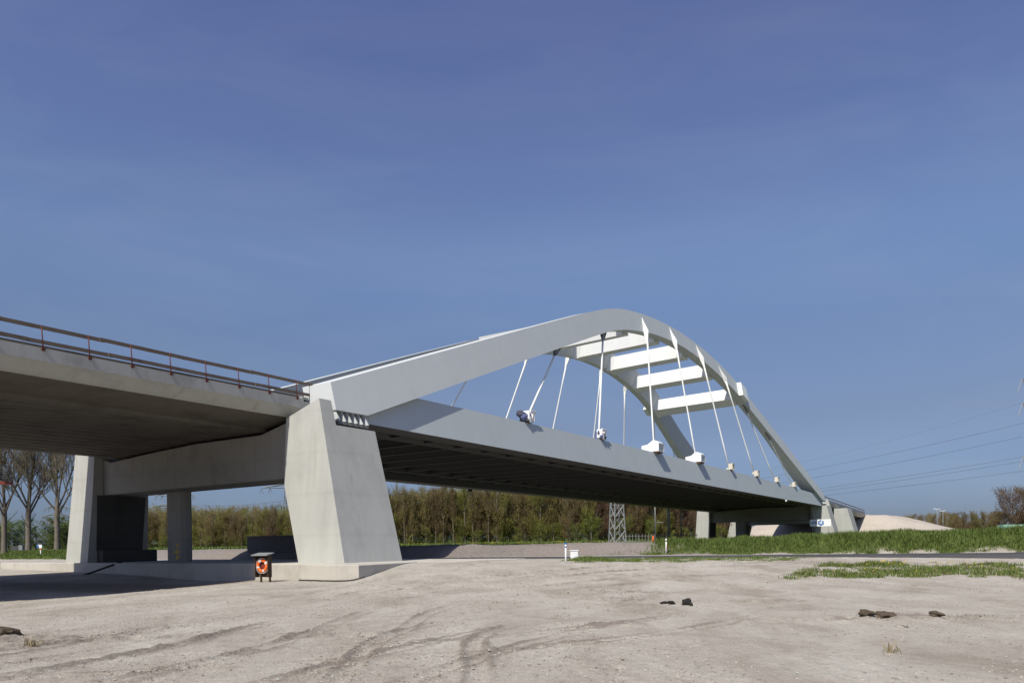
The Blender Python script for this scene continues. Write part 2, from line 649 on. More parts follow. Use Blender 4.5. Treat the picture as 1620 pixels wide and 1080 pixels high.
def seg_dist(X, Y, pts):
    best = np.full(X.shape, 1e9)
    sgn = np.zeros(X.shape)
    al = np.zeros(X.shape)
    acc = 0.0
    for (x0, y0), (x1, y1) in zip(pts[:-1], pts[1:]):
        dx, dy = x1 - x0, y1 - y0
        L = math.hypot(dx, dy)
        q = np.clip(((X - x0) * dx + (Y - y0) * dy) / (L * L), 0, 1)
        ex, ey = X - x0 - q * dx, Y - y0 - q * dy
        d = np.hypot(ex, ey)
        mk = d < best
        best = np.where(mk, d, best)
        sgn = np.where(mk, np.sign(dx * ey - dy * ex), sgn)
        al = np.where(mk, acc + q * L, al)
        acc += L
    return best * sgn, al


def smooth_line(pts, n=6):
    pts = [Vector((p[0], p[1], 0)) for p in pts]
    out = []
    for i in range(len(pts) - 1):
        p0, p1, p2, p3 = pts[max(i - 1, 0)], pts[i], pts[i + 1], pts[min(i + 2, len(pts) - 1)]
        for k in range(n):
            u = k / n
            q = 0.5 * ((2 * p1) + (-p0 + p2) * u + (2 * p0 - 5 * p1 + 4 * p2 - p3) * u * u + (-p0 + 3 * p1 - 3 * p2 + p3) * u ** 3)
            out.append((q.x, q.y))
    out.append((pts[-1].x, pts[-1].y))
    return out


# dark torn-up soil spots (x, y, rx, ry)
SPOTS = [(7.9, 16.1, 1.3, 0.55), (6.1, 15.9, 1.6, 0.5), (9.6, 15.9, 1.2, 0.5), (-9.6, 14.6, 1.3, 0.6), (-7.6, 14.4, 1.2, 0.5),
         (3.2, 22.5, 1.6, 0.8), (4.0, 25.5, 1.6, 0.8), (13.2, 19.4, 1.6, 0.7), (2.2, 15.6, 1.3, 0.5), (9.2, 11.6, 0.5, 0.35),
         (-3.6, 14.4, 1.6, 0.5), (6.8, 21.0, 1.3, 0.6), (8.4, 10.0, 0.6, 0.3), (-20, 41, 8, 3.2), (-25, 44, 7, 3)]


def terrain(X, Y, detail=True):
    z = base_terrain(X, Y)
    mask = np.zeros(X.shape + (3,))
    s, t = UV(X, Y)
    e = s - np.interp(t, SBT, SBS)
    nz = vnoise(X * .35, Y * .35, 1) * .5 + vnoise(X * .9, Y * .9, 2) * .3 + vnoise(X * 2.3, Y * 2.3, 3) * .2
    near = 1 - smooth(60, 110, Y)
    onroad = np.zeros(X.shape)
    z = z + (nz - .5) * .022 * near * (1 - smooth(41, 45, Y) * (np.abs(X) < 40) * (e < 0))
    z = z + (nz - .5) * .35 * smooth(0.3, 1.5, e) * near
    if detail:
        nr = (Y < 46) & (Y > 6) & (np.abs(X) < 45)
        Xn, Yn = X[nr], Y[nr]
        zn = np.zeros(Xn.shape)
        mn = np.zeros(Xn.shape)
        for pts, hg, dep in TRACKS:
            d, al = seg_dist(Xn, Yn, smooth_line(pts, 4))
            a = np.abs(d) - hg
            hit = np.abs(a) < 1.0
            if not hit.any():
                continue
            a, d, al = a[hit], d[hit], al[hit]
            xx, yy = Xn[hit], Yn[hit]
            wv = np.clip((vnoise(al * .16, al * 0 + hg * 9 + dep * 200, 5) - .22) * 1.7, 0, 1)
            flat = 1 - smooth(.10, .17, np.abs(a))
            berm = np.exp(-((np.abs(a) - .21) / .055) ** 2)
            tread = smooth(.0, .35, np.sin(al * 2 * math.pi / .26 + np.sign(d) * a * 16))
            zn[hit] += dep * wv * (-flat * (.35 + .45 * tread) + .65 * berm * (.3 + 1.1 * vnoise(xx * 7, yy * 7, 9)))
            mn[hit] += wv * (.55 * np.exp(-((np.abs(a) - .19) / .06) ** 2) + .13 * np.exp(-(a / .34) ** 2)) * (.35 + 1.1 * vnoise(xx * 1.3, yy * 1.3, 92))
        for x, y, rx, ry in SPOTS:
            if rx > 5:
                continue
            g = np.exp(-(((Xn - x) / rx) ** 2 + ((Yn - y) / ry) ** 2))
            zn += .09 * g * (vnoise(Xn * 5, Yn * 5, 12) + .8 * vnoise(Xn * 12, Yn * 12, 13) - .5)
            mn += .62 * g * vnoise(Xn * 3, Yn * 3, 14)
        rgh = np.clip(vnoise(Xn * .6 + Yn * .12, Yn * .3 - Xn * .1, 33) * .65 + vnoise(Xn * 1.7, Yn * 1.0, 34) * .45 - .22, .08, 1)
        zn += rgh * ((vnoise(Xn * 5, Yn * 4, 20) - .5) * .018 + (vnoise(Xn * 11, Yn * 8, 21) - .5) * .026 + (vnoise(Xn * 23, Yn * 17, 22) - .5) * .024)
        cl = vnoise(Xn * 9, Yn * 9, 30) * (.5 + .5 * rgh)
        zn += np.clip(cl - .55, 0, 1) * .14
        mn += .34 * rgh * vnoise(Xn * .45 + 3, Yn * .22, 95) * 1.5
        z[nr] += zn * (e[nr] < .5)
        mask[..., 0][nr] += mn
        for x, y, rx, ry in SPOTS[-2:]:
            mask[..., 0] += .6 * np.exp(-(((X - x) / rx) ** 2 + ((Y - y) / ry) ** 2))
    # gravel on the bund and plateau, turf on the banks
    mask[..., 1] = np.clip(smooth(-0.5, 0.7, e) * smooth(-24, -12, t) + smooth(-1, 1, e) * .25, 0, 1) * (1 - smooth(110, 140, Y))
    far_t = smooth(100, 130, Y) + smooth(9.5, 12, s) * smooth(44, 52, t)
    bank = smooth(.35, 1.1, e + (vnoise(X * .7, Y * .7, 40) - .5) * 1.2) * smooth(-9, -16, t + (vnoise(X * .4, Y * .4, 41) - .5) * 6)
    lf = smooth(-1.5, 1.0, e) * smooth(40, 48, t)
    mask[..., 2] = np.clip(far_t + bank + lf, 0, 1)
    mask = np.clip(mask, 0, 1)
    return z, mask


def gz(x, y):
    return float(base_terrain(np.array([float(x)]), np.array([float(y)]))[0])


def gzd(x, y):
    return float(terrain(np.array([float(x)]), np.array([float(y)]))[0][0])


def axis(segs):
    out = []
    for a, b, st in segs:
        out.extend(np.arange(a, b, st))
    out.append(segs[-1][1])
    return np.array(sorted(set(np.round(out, 4))))


gx = axis([(-6000, -1500, 1500), (-1500, -400, 220), (-400, -120, 40), (-120, -44, 4), (-44, -24, .6), (-24, -16, .3), (-16, -10, .13), (-10, 11, .065), (11, 19, .13), (19, 30, .25), (30, 60, .9), (60, 140, 5), (140, 400, 30), (400, 1500, 220), (1500, 6000, 1500)])
gy = axis([(-3000, -400, 650), (-400, -60, 60), (-60, 0, 6), (0, 6, .5), (6, 8.6, .2), (8.6, 14, .055), (14, 22, .085), (22, 32, .14), (32, 46, .22), (46, 70, .4), (70, 120, 1.2), (120, 400, 16), (400, 1600, 200), (1600, 8000, 1600)])
GX, GY = np.meshgrid(gx, gy)
GZ, GM = terrain(GX, GY)
ny, nx = GX.shape
co = np.stack([GX, GY, GZ], -1).reshape(-1, 3)
me = bpy.data.meshes.new('ground')
idx = np.arange(nx * ny).reshape(ny, nx)
quads = np.stack([idx[:-1, :-1], idx[:-1, 1:], idx[1:, 1:], idx[1:, :-1]], -1).reshape(-1, 4)
me.vertices.add(len(co))
me.vertices.foreach_set('co', co.ravel())
me.loops.add(quads.size)
me.loops.foreach_set('vertex_index', quads.ravel().astype(np.int32))
me.polygons.add(len(quads))
me.polygons.foreach_set('loop_start', (np.arange(len(quads)) * 4).astype(np.int32))
me.polygons.foreach_set('loop_total', np.full(len(quads), 4, np.int32))
me.polygons.foreach_set('use_smooth', np.ones(len(quads), bool))
me.update(calc_edges=True)
ca = me.color_attributes.new('mask', 'FLOAT_COLOR', 'POINT')
ca.data.foreach_set('color', np.concatenate([GM.reshape(-1, 3), np.ones((nx * ny, 1))], 1).astype(np.float32).ravel())
me.materials.append(M['ground'])
ground = bpy.data.objects.new('ground', me)
COL.objects.link(ground)
tag(ground, 'pale trampled sand of the building site with vehicle tracks', None, None, 'structure')

# ------------------------------------------------------------------ road
RC = smooth_line([(-4.5, 52.2), (1, 50.0), (8, 47.0), (26.6, 39.4), (60, 25.5), (120, 0)], 10)
mb = MB()
secs = []
for i, (x, y) in enumerate(RC):
    a = Vector(RC[max(i - 1, 0)])
    b = Vector(RC[min(i + 1, len(RC) - 1)])
    d = (b - a).normalized()
    nrm = Vector((-d.y, d.x))
    zz = gz(x, y) + 0.0
    L_ = [gz(x + nrm.x * q, y + nrm.y * q) for q in (-2.3, 0, 2.3)]
    zz = max(L_) + 0.05
    secs.append([Vector((x + nrm.x * q, y + nrm.y * q, zz + dz)) for q, dz in ((-2.5, -.35), (-2.3, 0.0), (0, .035), (2.3, 0.0), (2.5, -.35))])
mb.loft(secs, 0, True, True)
road = mb.build('road', M['asphalt'])
tag(road, 'narrow black asphalt road across the site below the grass bank', None, None, 'structure')

# ------------------------------------------------------------------ arch bridge
K = 0.26162
ZG = 13.484
W = 22.78
SM = 65.868
HS = 13.55
TW = 2.5     # rib width across at the springings
TB = 1.4     # rib width at the crown
FALL = 0.45  # crossfall of the deck towards the far side
DG = 0.5     # girder face set back from rib face


def cr(pts, s):
    """Catmull-Rom height through (s,z) points"""
    for i in range(len(pts) - 1):
        if s <= pts[i + 1][0] or i == len(pts) - 2:
            break
    (x1, y1), (x2, y2) = pts[i], pts[i + 1]
    x0, y0 = pts[i - 1] if i > 0 else (2 * x1 - x2, 2 * y1 - y2)
    x3, y3 = pts[i + 2] if i + 2 < len(pts) else (2 * x2 - x1, 2 * y2 - y1)
    m1 = (y2 - y0) / (x2 - x0)
    m2 = (y3 - y1) / (x3 - x1)
    h_ = x2 - x1
    u = (s - x1) / h_
    return (2 * u ** 3 - 3 * u * u + 1) * y1 + (u ** 3 - 2 * u * u + u) * h_ * m1 + (-2 * u ** 3 + 3 * u * u) * y2 + (u ** 3 - u * u) * h_ * m2


BOT = [(-0.82, 9.92), (11.6, 14.48), (25.5, 19.58), (36, 23.42), (41, 25.2), (45, 26.42), (49, 27.34), (55.5, 28.42), (61, 28.95), (65.868, 29.12)]
BOT += [(2 * SM - s_, z_) for s_, z_ in BOT[::-1][1:]]
TOP = [(-3.5, 11.61), (10, 16.6), (25.3, 22.25), (36.3, 26.25), (39.2, 27.22), (42.6, 28.36), (47.5, 29.62), (51.3, 30.27), (57, 30.98), (62.4, 31.33), (65.868, 31.4)]
TOP += [(2 * SM - s_, z_) for s_, z_ in TOP[::-1][1:]]


def zbot(s):
    if s < -0.82 or s > 2 * SM + .82:
        return 9.91
    return cr(BOT, s)


def ztop(s):
    return cr(TOP, s)


def gtop(s):
    return 12.12 - 0.000105 * (s - 35) ** 2


def gbot(s):
    return 9.48 - 0.0056 * max(s, 0) + 0.0000 * s


def A(s, off, z, far=False):
    """point on a plane parallel to the leaning outer rib face; off>0 is inward"""
    t = off + K * (z - ZG)
    return P(s, W - t, z - FALL) if far else P(s, t, z)


bridge = thing('arch_bridge', P(SM, W / 2, 9.0), 'pale steel tied-arch bridge with two leaning ribs, resting on the big near pier', 'bridge')

SS = [-3.48, -2.2, -0.82] + list(np.linspace(-0.4, 2 * SM + 0.4, 84)) + [2 * SM + .82, 2 * SM + 2.2, 2 * SM + 3.48]
for far in (False, True):
    mb = MB()
    secs = []
    for s_ in SS:
        zb, zt = zbot(s_), ztop(s_)
        q_ = min(1, max(0, (min(s_, 2 * SM - s_) - 8) / 24))
        tw = TW - (TW - TB) * q_ * q_ * (3 - 2 * q_)
        secs.append([A(s_, 0, zb, far), A(s_, 0, zt, far), A(s_, tw, zt, far), A(s_, tw, zb - (.25 if far else 0), far)])
    mb.loft(secs)
    o = part(mb, 'arch_rib', M['steel_white'], bridge)
    if far:
        o['label'] = 'far leaning arch rib, partly hidden by the near one'
    # tie girder
    mb = MB()
    secs = []
    for s_ in np.linspace(-0.9, 2 * SM + .9, 60):
        zb, zt = gbot(s_), gtop(s_)
        secs.append([A(s_, DG, zb, far), A(s_, DG, zt, far), A(s_, DG + 1.9, zt, far), A(s_, DG + 1.9, zb, far)])
    mb.loft(secs)
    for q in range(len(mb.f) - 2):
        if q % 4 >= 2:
            mb.mi[q] = 1          # inner web and bottom flange: underside shade put into the colour
    part(mb, 'tie_girder', [M['steel_grey'], M['steel_shaded']], bridge)
    # lighter edge flange along the girder foot
    # inner longitudinal stringer
    mb = MB()
    secs = []
    for s_ in np.linspace(-0.5, 2 * SM + .5, 40):
        tt = 3.7 if not far else W - 3.7
        zb = gbot(s_) + .12
        secs.append([P(s_, tt - .18, zb), P(s_, tt + .18, zb), P(s_, tt + .18, zb + .9), P(s_, tt - .18, zb + .9)])
    mb.loft(secs)
    part(mb, 'stringer', M['steel_shaded'], bridge)

# deck plate and floor beams
mb = MB()
secs = []
for s_ in np.linspace(-3.2, 2 * SM + 3.2, 40):
    zt = gtop(s_)
    a, b = DG + 1.2 + K * (zt - ZG), W - (DG + 1.2 + K * (zt - ZG))
    secs.append([P(s_, a, zt - 1.05), P(s_, a, zt - .75), P(s_, b, zt - .75), P(s_, b, zt - 1.05)])
mb.loft(secs)
part(mb, 'deck_plate', M['steel_shaded'], bridge)
nb = 35
for i in range(nb):
    s_ = 2.4 + i * 3.78
    if s_ > 2 * SM - 1.5:
        break
    zb = gbot(s_) + .22
    zt = gtop(s_) - 1.06
    a, b = DG + 1.95 + K * (zb + .5 - ZG), W - (DG + 1.95 + K * (zb + .5 - ZG))
    mb = MB()
    mb.bbox(s_ - .20, s_ + .20, a, b, zb, zb + .035)
    mb.bbox(s_ - .015, s_ + .015, a, b, zb + .036, zt)
    part(mb, 'floor_beam', M['steel_shaded'], bridge)
# end cross girders over the bearings
for s_ in (-0.4, 2 * SM + .4):
    mb = MB()
    mb.bbox(s_ - .45, s_ + .45, 1.6, W - 1.6, 9.15, 11.0)
    part(mb, 'end_girder', M['steel_shaded'], bridge)

# braces between the ribs
for j, bs in enumerate((38.4, 49.6, 60.3, 70.9, 81.0, 91.03)):
    zm = (zbot(bs) + ztop(bs)) / 2 - (.1 if j == 0 else .62)
    sl_ = (ztop(bs + .5) - ztop(bs - .5))
    al = math.atan(sl_)
    ax, nr = (math.cos(al), math.sin(al)), (-math.sin(al), math.cos(al))
    hw, hh = (1.0, 1.0 if j else 1.1) if j < 5 else (1.2, 1.0)
    near_, far_, outn = [], [], []
    for q1, q2 in ((-1, -1), (1, -1), (1, 1), (-1, 1)):
        ss = bs + ax[0] * hw * q1 + nr[0] * hh * q2
        zz = zm + ax[1] * hw * q1 + nr[1] * hh * q2
        near_.append(A(ss, TB - .02, zz))
        far_.append(A(ss, TB - .02, zz + (.45 if j == 0 else .1), True))
    mb = MB()
    mb.loft([near_, far_])
    br = part(mb, 'brace', M['steel_sunlit'], bridge)
    for far in ((True,) if j else ()):
        # gusset where the brace widens into the rib
        mb = MB()
        a_, b_ = [], []
        for q1, q2 in ((-1, -1), (1, -1), (1, 1), (-1, 1)):
            for lst, gw, oo in ((a_, 1.35, TB - .01), (b_, 1.0, TB + .8)):
                ss = bs + ax[0] * hw * gw * q1 + nr[0] * (hh - .03) * q2
                zz = zm + ax[1] * hw * gw * q1 + nr[1] * (hh - .03) * q2
                lst.append(A(ss, oo, zz, far))
        mb.loft([a_, b_])
        sub(mb, 'gusset', M['steel_sunlit'], br)
    if j == 5:
        for far in (False, True):
            mb = MB()
            a_, b_ = [], []
            for q1, q2 in ((-1, -1), (1, -1), (1, 1), (-1, 1)):
                ss = bs + ax[0] * 1.25 * q1 + nr[0] * 1.2 * q2
                zz = zm + .62 + ax[1] * 1.25 * q1 + nr[1] * 1.2 * q2
                a_.append(A(ss, 0.0, zz, far))
                b_.append(A(ss, -.70, zz, far))
            mb.loft([a_, b_])
            sub(mb, 'end_block', M['steel_sunlit'], br)

# hangers
SL = [1.07, .583, .346, .10, -.10, -.346, -.583, -1.07]
HBN = [19.55, 33.42, 47.3, 61.3, 75.0, 88.0, 100.7, 113.0]
HBF = [17.9, 31.5, 45.02, 58.65, 72.6, 85.6, 99.5, 113.0]
hang = {}
for far in (False, True):
    for i in range(8):
        s0 = (HBF if far else HBN)[i]
        zb = gtop(s0)
        off0, off1 = .12, -.12
        # find where the leaning line meets the rib's lower edge
        lo_, hi_ = zb, 31.0
        for _ in range(40):
            zm = (lo_ + hi_) / 2
            if zm < zbot(s0 + SL[i] * (zm - zb)):
                lo_ = zm
            else:
                hi_ = zm
        z1 = lo_
        s1 = s0 + SL[i] * (z1 - zb)
        fin = 2 <= i <= 5
        off1 = -.30 if fin else .55
        off0 = .72 if fin else .85
        zt = z1 + (.0 if not fin else -.55)
        st = s0 + SL[i] * (zt - zb)
        top_, bot_ = A(st, off1, zt, far), A(s0, off0, zb - .02, far)
        mb = MB()
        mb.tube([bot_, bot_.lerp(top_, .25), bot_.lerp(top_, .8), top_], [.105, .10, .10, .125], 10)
        hg = part(mb, 'hanger', M['steel_sunlit'], bridge)
        mb = MB()
        if fin:
            # upright fin on the outer rib face, pointed at the top, forked onto the rod
            def fp(dz, off):
                z_ = z1 + dz
                return st + SL[i] * (dz + .4) * .9, off, z_
            prof = [(2.05, -.02), (1.2, -.22), (.35, -.52), (-.05, -.62), (-.55, -.50), (-1.35, -.36), (-1.35, -.20), (-.75, -.06), (-.10, .04), (.0, -.01)]
            for dq in (0,):
                l0, l1 = [], []
                for dz, off in prof:
                    a_, o_, z_ = fp(dz, off)
                    z_ = min(z_, ztop(a_) - .06)
                    l0.append(A(a_ - .09, o_, z_, far))
                    l1.append(A(a_ + .09, o_, z_, far))
                mb.loft([l0, l1])
            sub(mb, 'hanger_bracket', M['steel_sunlit'], hg)
        else:
            # triangular gusset under the rib
            l0, l1 = [], []
            sg = 1 if i < 4 else -1
            for ds, dz in ((-.75 * sg, .0), (1.15 * sg, .0), (.16 * sg, -.95), (-.16 * sg, -1.0)):
                a_ = s1 + ds + SL[i] * dz
                z_ = (zbot(a_) + .12) if dz == 0 else z1 + dz
                l0.append(A(a_, off1 - .09, z_, far))
                l1.append(A(a_, off1 + .09, z_, far))
            mb.loft([l0, l1])
            sub(mb, 'hanger_bracket', M['steel_shaded'] if not far else M['steel_white'], hg)  # near bracket coloured dark for the shade under the rib
        hang[(far, i)] = (s0, off0, zb)

# bearing blocks with stiffener plates
for end in (0, 1):
    for far in (False, True):
        f_ = (lambda s_: s_) if end == 0 else (lambda s_: 2 * SM - s_)
        mb = MB()
        lo = [A(f_(-3.5), 0.02, 9.06, far), A(f_(-.95), 0.02, 9.06, far), A(f_(-.95), 2.0, 9.06, far), A(f_(-3.5), 2.0, 9.06, far)]
        hi = [A(f_(-3.5), 0.02, 9.25, far), A(f_(-.95), 0.02, 9.25, far), A(f_(-.95), 2.0, 9.25, far), A(f_(-3.5), 2.0, 9.25, far)]
        mb.loft([lo, hi])
        lo = [A(f_(-3.4), 0.6, 9.25, far), A(f_(-.8), 0.6, 9.25, far), A(f_(-.8), 2.0, 9.25, far), A(f_(-3.4), 2.0, 9.25, far)]
        hi = [A(f_(-3.4), 0.6, 9.905, far), A(f_(-.8), 0.6, 9.905, far), A(f_(-.8), 2.0, 9.905, far), A(f_(-3.4), 2.0, 9.905, far)]
        mb.loft([lo, hi])
        bb = part(mb, 'bearing_block', M['steel_shaded'], bridge)
        for kx in range(6):
            s_ = -3.38 + kx * .475
            mb = MB()
            tri0 = [A(f_(s_ - .05), .58, 9.255, far), A(f_(s_ - .05), -.05, 9.255, far), A(f_(s_ - .02), .16, 9.90, far), A(f_(s_ - .02), .58, 9.90, far)]
            tri1 = [A(f_(s_ + .05), .58, 9.255, far), A(f_(s_ + .05), -.05, 9.255, far), A(f_(s_ + .02), .16, 9.90, far), A(f_(s_ + .02), .58, 9.90, far)]
            mb.loft([tri0, tri1])
            sub(mb, 'stiffener', M['steel_white'], bb)
        mb = MB()
        mb.bbox(f_(-2.7), f_(-1.6), (0.1 if not far else W - 1.3), (1.3 if not far else W - .1), 8.86, 9.06)
        part(mb, 'bearing_pad', M['dark_steel'], bridge)


# ------------------------------------------------------------------ piers
def pier(mirror, label, name='bridge_pier', beam_front=-4.54):
    f_ = (lambda s_: s_) if not mirror else (lambda s_: 2 * SM - s_)
    TS = 24.8
    root = thing(name, P(f_(-3), TS / 2, .82), label, 'bridge pier', 'bridge piers')

    def sf(z):
        return -5.66 + (z - .82) / 9.53 * .60

    for far in (False, True):
        if not far:
            def out(z):
                return -.4 + K * (z - ZG)

            def inn(z):
                return 1.58 if z > 5.5 else 1.58 - (5.5 - z) / 4.65 * 1.5
        else:
            def out(z):
                return 26.35 + (8.9 - z) * .075

            def inn(z):
                return 23.45 if z > 5.5 else 23.45 + (5.5 - z) / 4.65 * .25
        zo, zi = 10.33, 9.45
        mb = MB()
        b = .3
        # faces of one solid: front, back, outer side, inner side (with its bend), stepped top
        F = lambda z, o_: P(f_(sf(z)), out(z) if o_ else inn(z), z)
        G = lambda s_, z, o_: P(f_(s_), out(z) if o_ else inn(z), z)
        zt = 8.845
        prof_o = [F(b, 1), F(5.5, 1), F(zo, 1), G(-4.15, zo, 1), G(-4.15, zt, 1), G(-.92, zt, 1), G(-.92, 5.5, 1), G(-.92, b, 1)]
        prof_i = [F(b, 0), F(5.5, 0), F(zi, 0), G(-4.15, zi, 0), G(-4.15, zt, 0), G(-.92, zt, 0), G(-.92, 5.5, 0), G(-.92, b, 0)]
        mb.loft([prof_o, prof_i])
        part(mb, 'leg', M['concrete'], root)
        # dark sheet standing in for shade on the inner face below the cap beam, and the pedestal at its foot
        sgn = 1 if not far else -1
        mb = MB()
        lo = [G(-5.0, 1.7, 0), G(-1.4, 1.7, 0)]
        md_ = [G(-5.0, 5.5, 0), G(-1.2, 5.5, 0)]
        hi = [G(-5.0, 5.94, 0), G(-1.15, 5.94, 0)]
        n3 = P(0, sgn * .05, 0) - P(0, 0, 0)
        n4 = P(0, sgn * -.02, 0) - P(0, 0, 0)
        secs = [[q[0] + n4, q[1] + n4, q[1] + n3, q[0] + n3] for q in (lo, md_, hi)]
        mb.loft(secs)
        part(mb, 'inner_shade', M['shaded_concrete'], root)
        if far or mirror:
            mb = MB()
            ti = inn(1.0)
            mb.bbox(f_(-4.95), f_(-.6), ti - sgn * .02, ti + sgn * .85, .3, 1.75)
            bevel(part(mb, 'pedestal', M['shaded_concrete'], root), .02)
    # cap beam, its top following the deck crossfall, haunched up at the legs
    mb = MB()
    t0, t1 = 1.56, 23.47
    prof = [(t0, 5.95), (t1, 5.95), (t1, 8.72), (22.3, 8.36), (17, 8.64), (11.5, 8.84), (4.7, 8.80), (2.4, 9.30), (t0, 9.40)]
    mb.loft([[P(f_(beam_front), t_, z_) for t_, z_ in prof], [P(f_(-1.9), t_, z_) for t_, z_ in prof]])
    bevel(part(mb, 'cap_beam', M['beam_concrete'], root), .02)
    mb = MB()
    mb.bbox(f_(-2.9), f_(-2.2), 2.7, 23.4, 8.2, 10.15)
    part(mb, 'back_wall', M['shaded_concrete'], root)
    mb = MB()
    q = .28
    c0 = [P(f_(s_), t_, 0) for s_, t_ in ((-2.9 + q, 15.7), (-2.9, 15.7 + q), (-2.9, 17.95 - q), (-2.9 + q, 17.95), (-2.0 - q, 17.95), (-2.0, 17.95 - q), (-2.0, 15.7 + q), (-2.0 - q, 15.7))]
    c0 = [Vector((p.x, p.y, z_)) for z_ in (.3,) for p in c0]
    c1 = [Vector((p.x, p.y, 5.949)) for p in c0]
    mb.loft([c0, c1])
    column = part(mb, 'column', M['beam_concrete'], root)
    return root, column


pr0, col0 = pier(False, 'massive pale concrete pier of leaning legs and cap beam beside the lifebuoy stand')
pr1, col1 = pier(True, 'far concrete pier frame under the far end of the arch, behind the company sign')

# orange survey paint on the column
mb = MB()
ph = -2.904
for (ta, za, tb, zb_) in ((16.55, .95, 16.45, 2.2), (16.5, 1.55, 16.1, 1.55), (16.5, 2.15, 16.2, 1.95), (16.5, 1.05, 16.12, 1.25), (16.85, 1.5, 16.5, 1.6)):
    d = Vector((tb - ta, zb_ - za)).normalized()
    n_ = Vector((-d.y, d.x)) * .05
    mb.add([P(ph, ta + n_.x, za + n_.y), P(ph, tb + n_.x, zb_ + n_.y), P(ph, tb - n_.x, zb_ - n_.y), P(ph, ta - n_.x, za - n_.y)], [(0, 1, 2, 3)])
part(mb, 'survey_paint', M['yellow'], pr0)

# plinth
mb = MB()
pl = [(-9.04, -8.2), (-7.0, 3.5), (-6.2, 21.5), (-6.0, 29.2), (-5.9, 37.5), (4.5, 37.5), (4.5, -5.2)]
mb.loft([[P(s_, t_, -.9) for s_, t_ in pl], [P(s_, t_, .82) for s_, t_ in pl]])
plinth = mb.build('pile_cap', M['apron'], None, origin=P(-3, 10, 0))
bevel(plinth, .03)
tag(plinth, 'long low concrete plinth under the near pier, half in deck shadow', 'plinth')
mb = MB()
ap = [(-7.1, 38.5), (-6.75, 41.5), (-2.1, 43.3), (.3, 46.0), (1.2, 48.6), (-3, 52.5), (-6.4, 50.2), (-8.3, 47.0)]
lo = [Vector((x, y, .3)) for x, y in ap]
mb.loft([lo, [Vector((x, y, .815)) for x, y in ap]])
apron = mb.build('apron_slab', M['apron'], None, origin=(-4, 44, .3))
bevel(apron, .02)
tag(apron, 'pale concrete apron running from the near pier to the asphalt road', 'concrete slab')


# ------------------------------------------------------------------ approach viaducts
def approach(name, s0, s1, zfun, label, planks=True, step=6.0):
    n_ = max(2, int(abs(s1 - s0) / step))
    S_ = np.linspace(s0, s1, n_ + 1)
    zr = 10.16
    root = thing(name, P((s0 + s1) / 2, 12, 9), label, 'viaduct')
    prof = [(1.3, 10.16), (1.3, 10.74), (1.75, 10.78), (1.75, 11.0), (2.1, 11.02), (2.1, 10.75), (23.3, 10.6), (23.3, 10.85), (24.2, 10.85), (24.2, 9.9),
            (24.0, 9.45), (23.2, 9.0), (22.6, 8.80), (12, 9.22), (4.75, 9.22), (1.95, 9.62)]
    mb = MB()
    secs = [[P(s_, t_, z_ + zfun(s_)) for t_, z_ in prof] for s_ in S_]
    mb.loft(secs)
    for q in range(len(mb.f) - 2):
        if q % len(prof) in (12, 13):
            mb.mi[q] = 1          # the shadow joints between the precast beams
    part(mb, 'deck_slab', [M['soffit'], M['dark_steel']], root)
    # paler edge beam in front of the slab edge
    mb = MB()
    ed = [(1.24, 10.16), (1.24, 10.75), (1.31, 10.79), (1.74, 10.79), (1.74, 10.4), (1.36, 10.14), (1.96, 9.6), (1.90, 9.60)]
    ed = [(1.25, 10.18), (1.25, 10.76), (1.74, 10.80), (1.745, 10.79), (1.295, 10.75), (1.295, 10.15)]
    secs = [[P(s_, t_, z_ + zfun(s_)) for t_, z_ in ed] for s_ in S_]
    mb.loft(secs)
    part(mb, 'edge_beam', M['concrete_old'], root)
    mb = MB()
    ed = [(1.295, 10.155), (1.90, 9.61), (1.98, 9.60), (1.32, 10.17)]
    secs = [[P(s_, t_, z_ + zfun(s_)) for t_, z_ in ed] for s_ in S_]
    mb.loft(secs)
    part(mb, 'edge_chamfer', M['concrete_old'], root)
    if planks:
        t_ = 4.8
        while t_ < 21.9:
            mb = MB()
            wd = .96
            zz = lambda q: 9.02 if q < 12 else 9.02 - (q - 12) / 10.6 * .42
            secs = [[P(s_, t_, zz(t_) + zfun(s_)), P(s_, t_ + wd, zz(t_ + wd) + zfun(s_)), P(s_, t_ + wd, zz(t_ + wd) + .205 + zfun(s_)), P(s_, t_, zz(t_) + .205 + zfun(s_))] for s_ in S_]
            mb.loft(secs)
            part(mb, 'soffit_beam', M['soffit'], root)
            t_ += 1.14
    return root


near_dk = approach('approach_viaduct', -4.05, -75, lambda s_: 0.0, 'concrete approach deck at left with timber-boarded guard rail, carried on the near pier')
far_dk = approach('approach_viaduct', 2 * SM + 4.05, 200, lambda s_: -(s_ - 135) * .030, 'small concrete approach deck beyond the arch running down to the sand heap', True)
for s0_, s1_ in ((-4.3, -2.9), (2 * SM + 2.9, 2 * SM + 4.3)):
    mb = MB()
    mb.bbox(s0_, s1_, 2.62, 23.2, 10.2, 10.56)
    part(mb, 'joint_plate', M['dark_steel'], near_dk if s0_ < 0 else far_dk)
# steel expansion bracket at the deck end
mb = MB()
mb.bbox(-4.0, -3.2, 1.35, 2.6, 10.15, 10.6)
mb.bbox(-4.0, -3.55, 1.4, 2.6, 10.75, 10.9)
part(mb, 'joint_bracket', M['concrete_old'], near_dk)


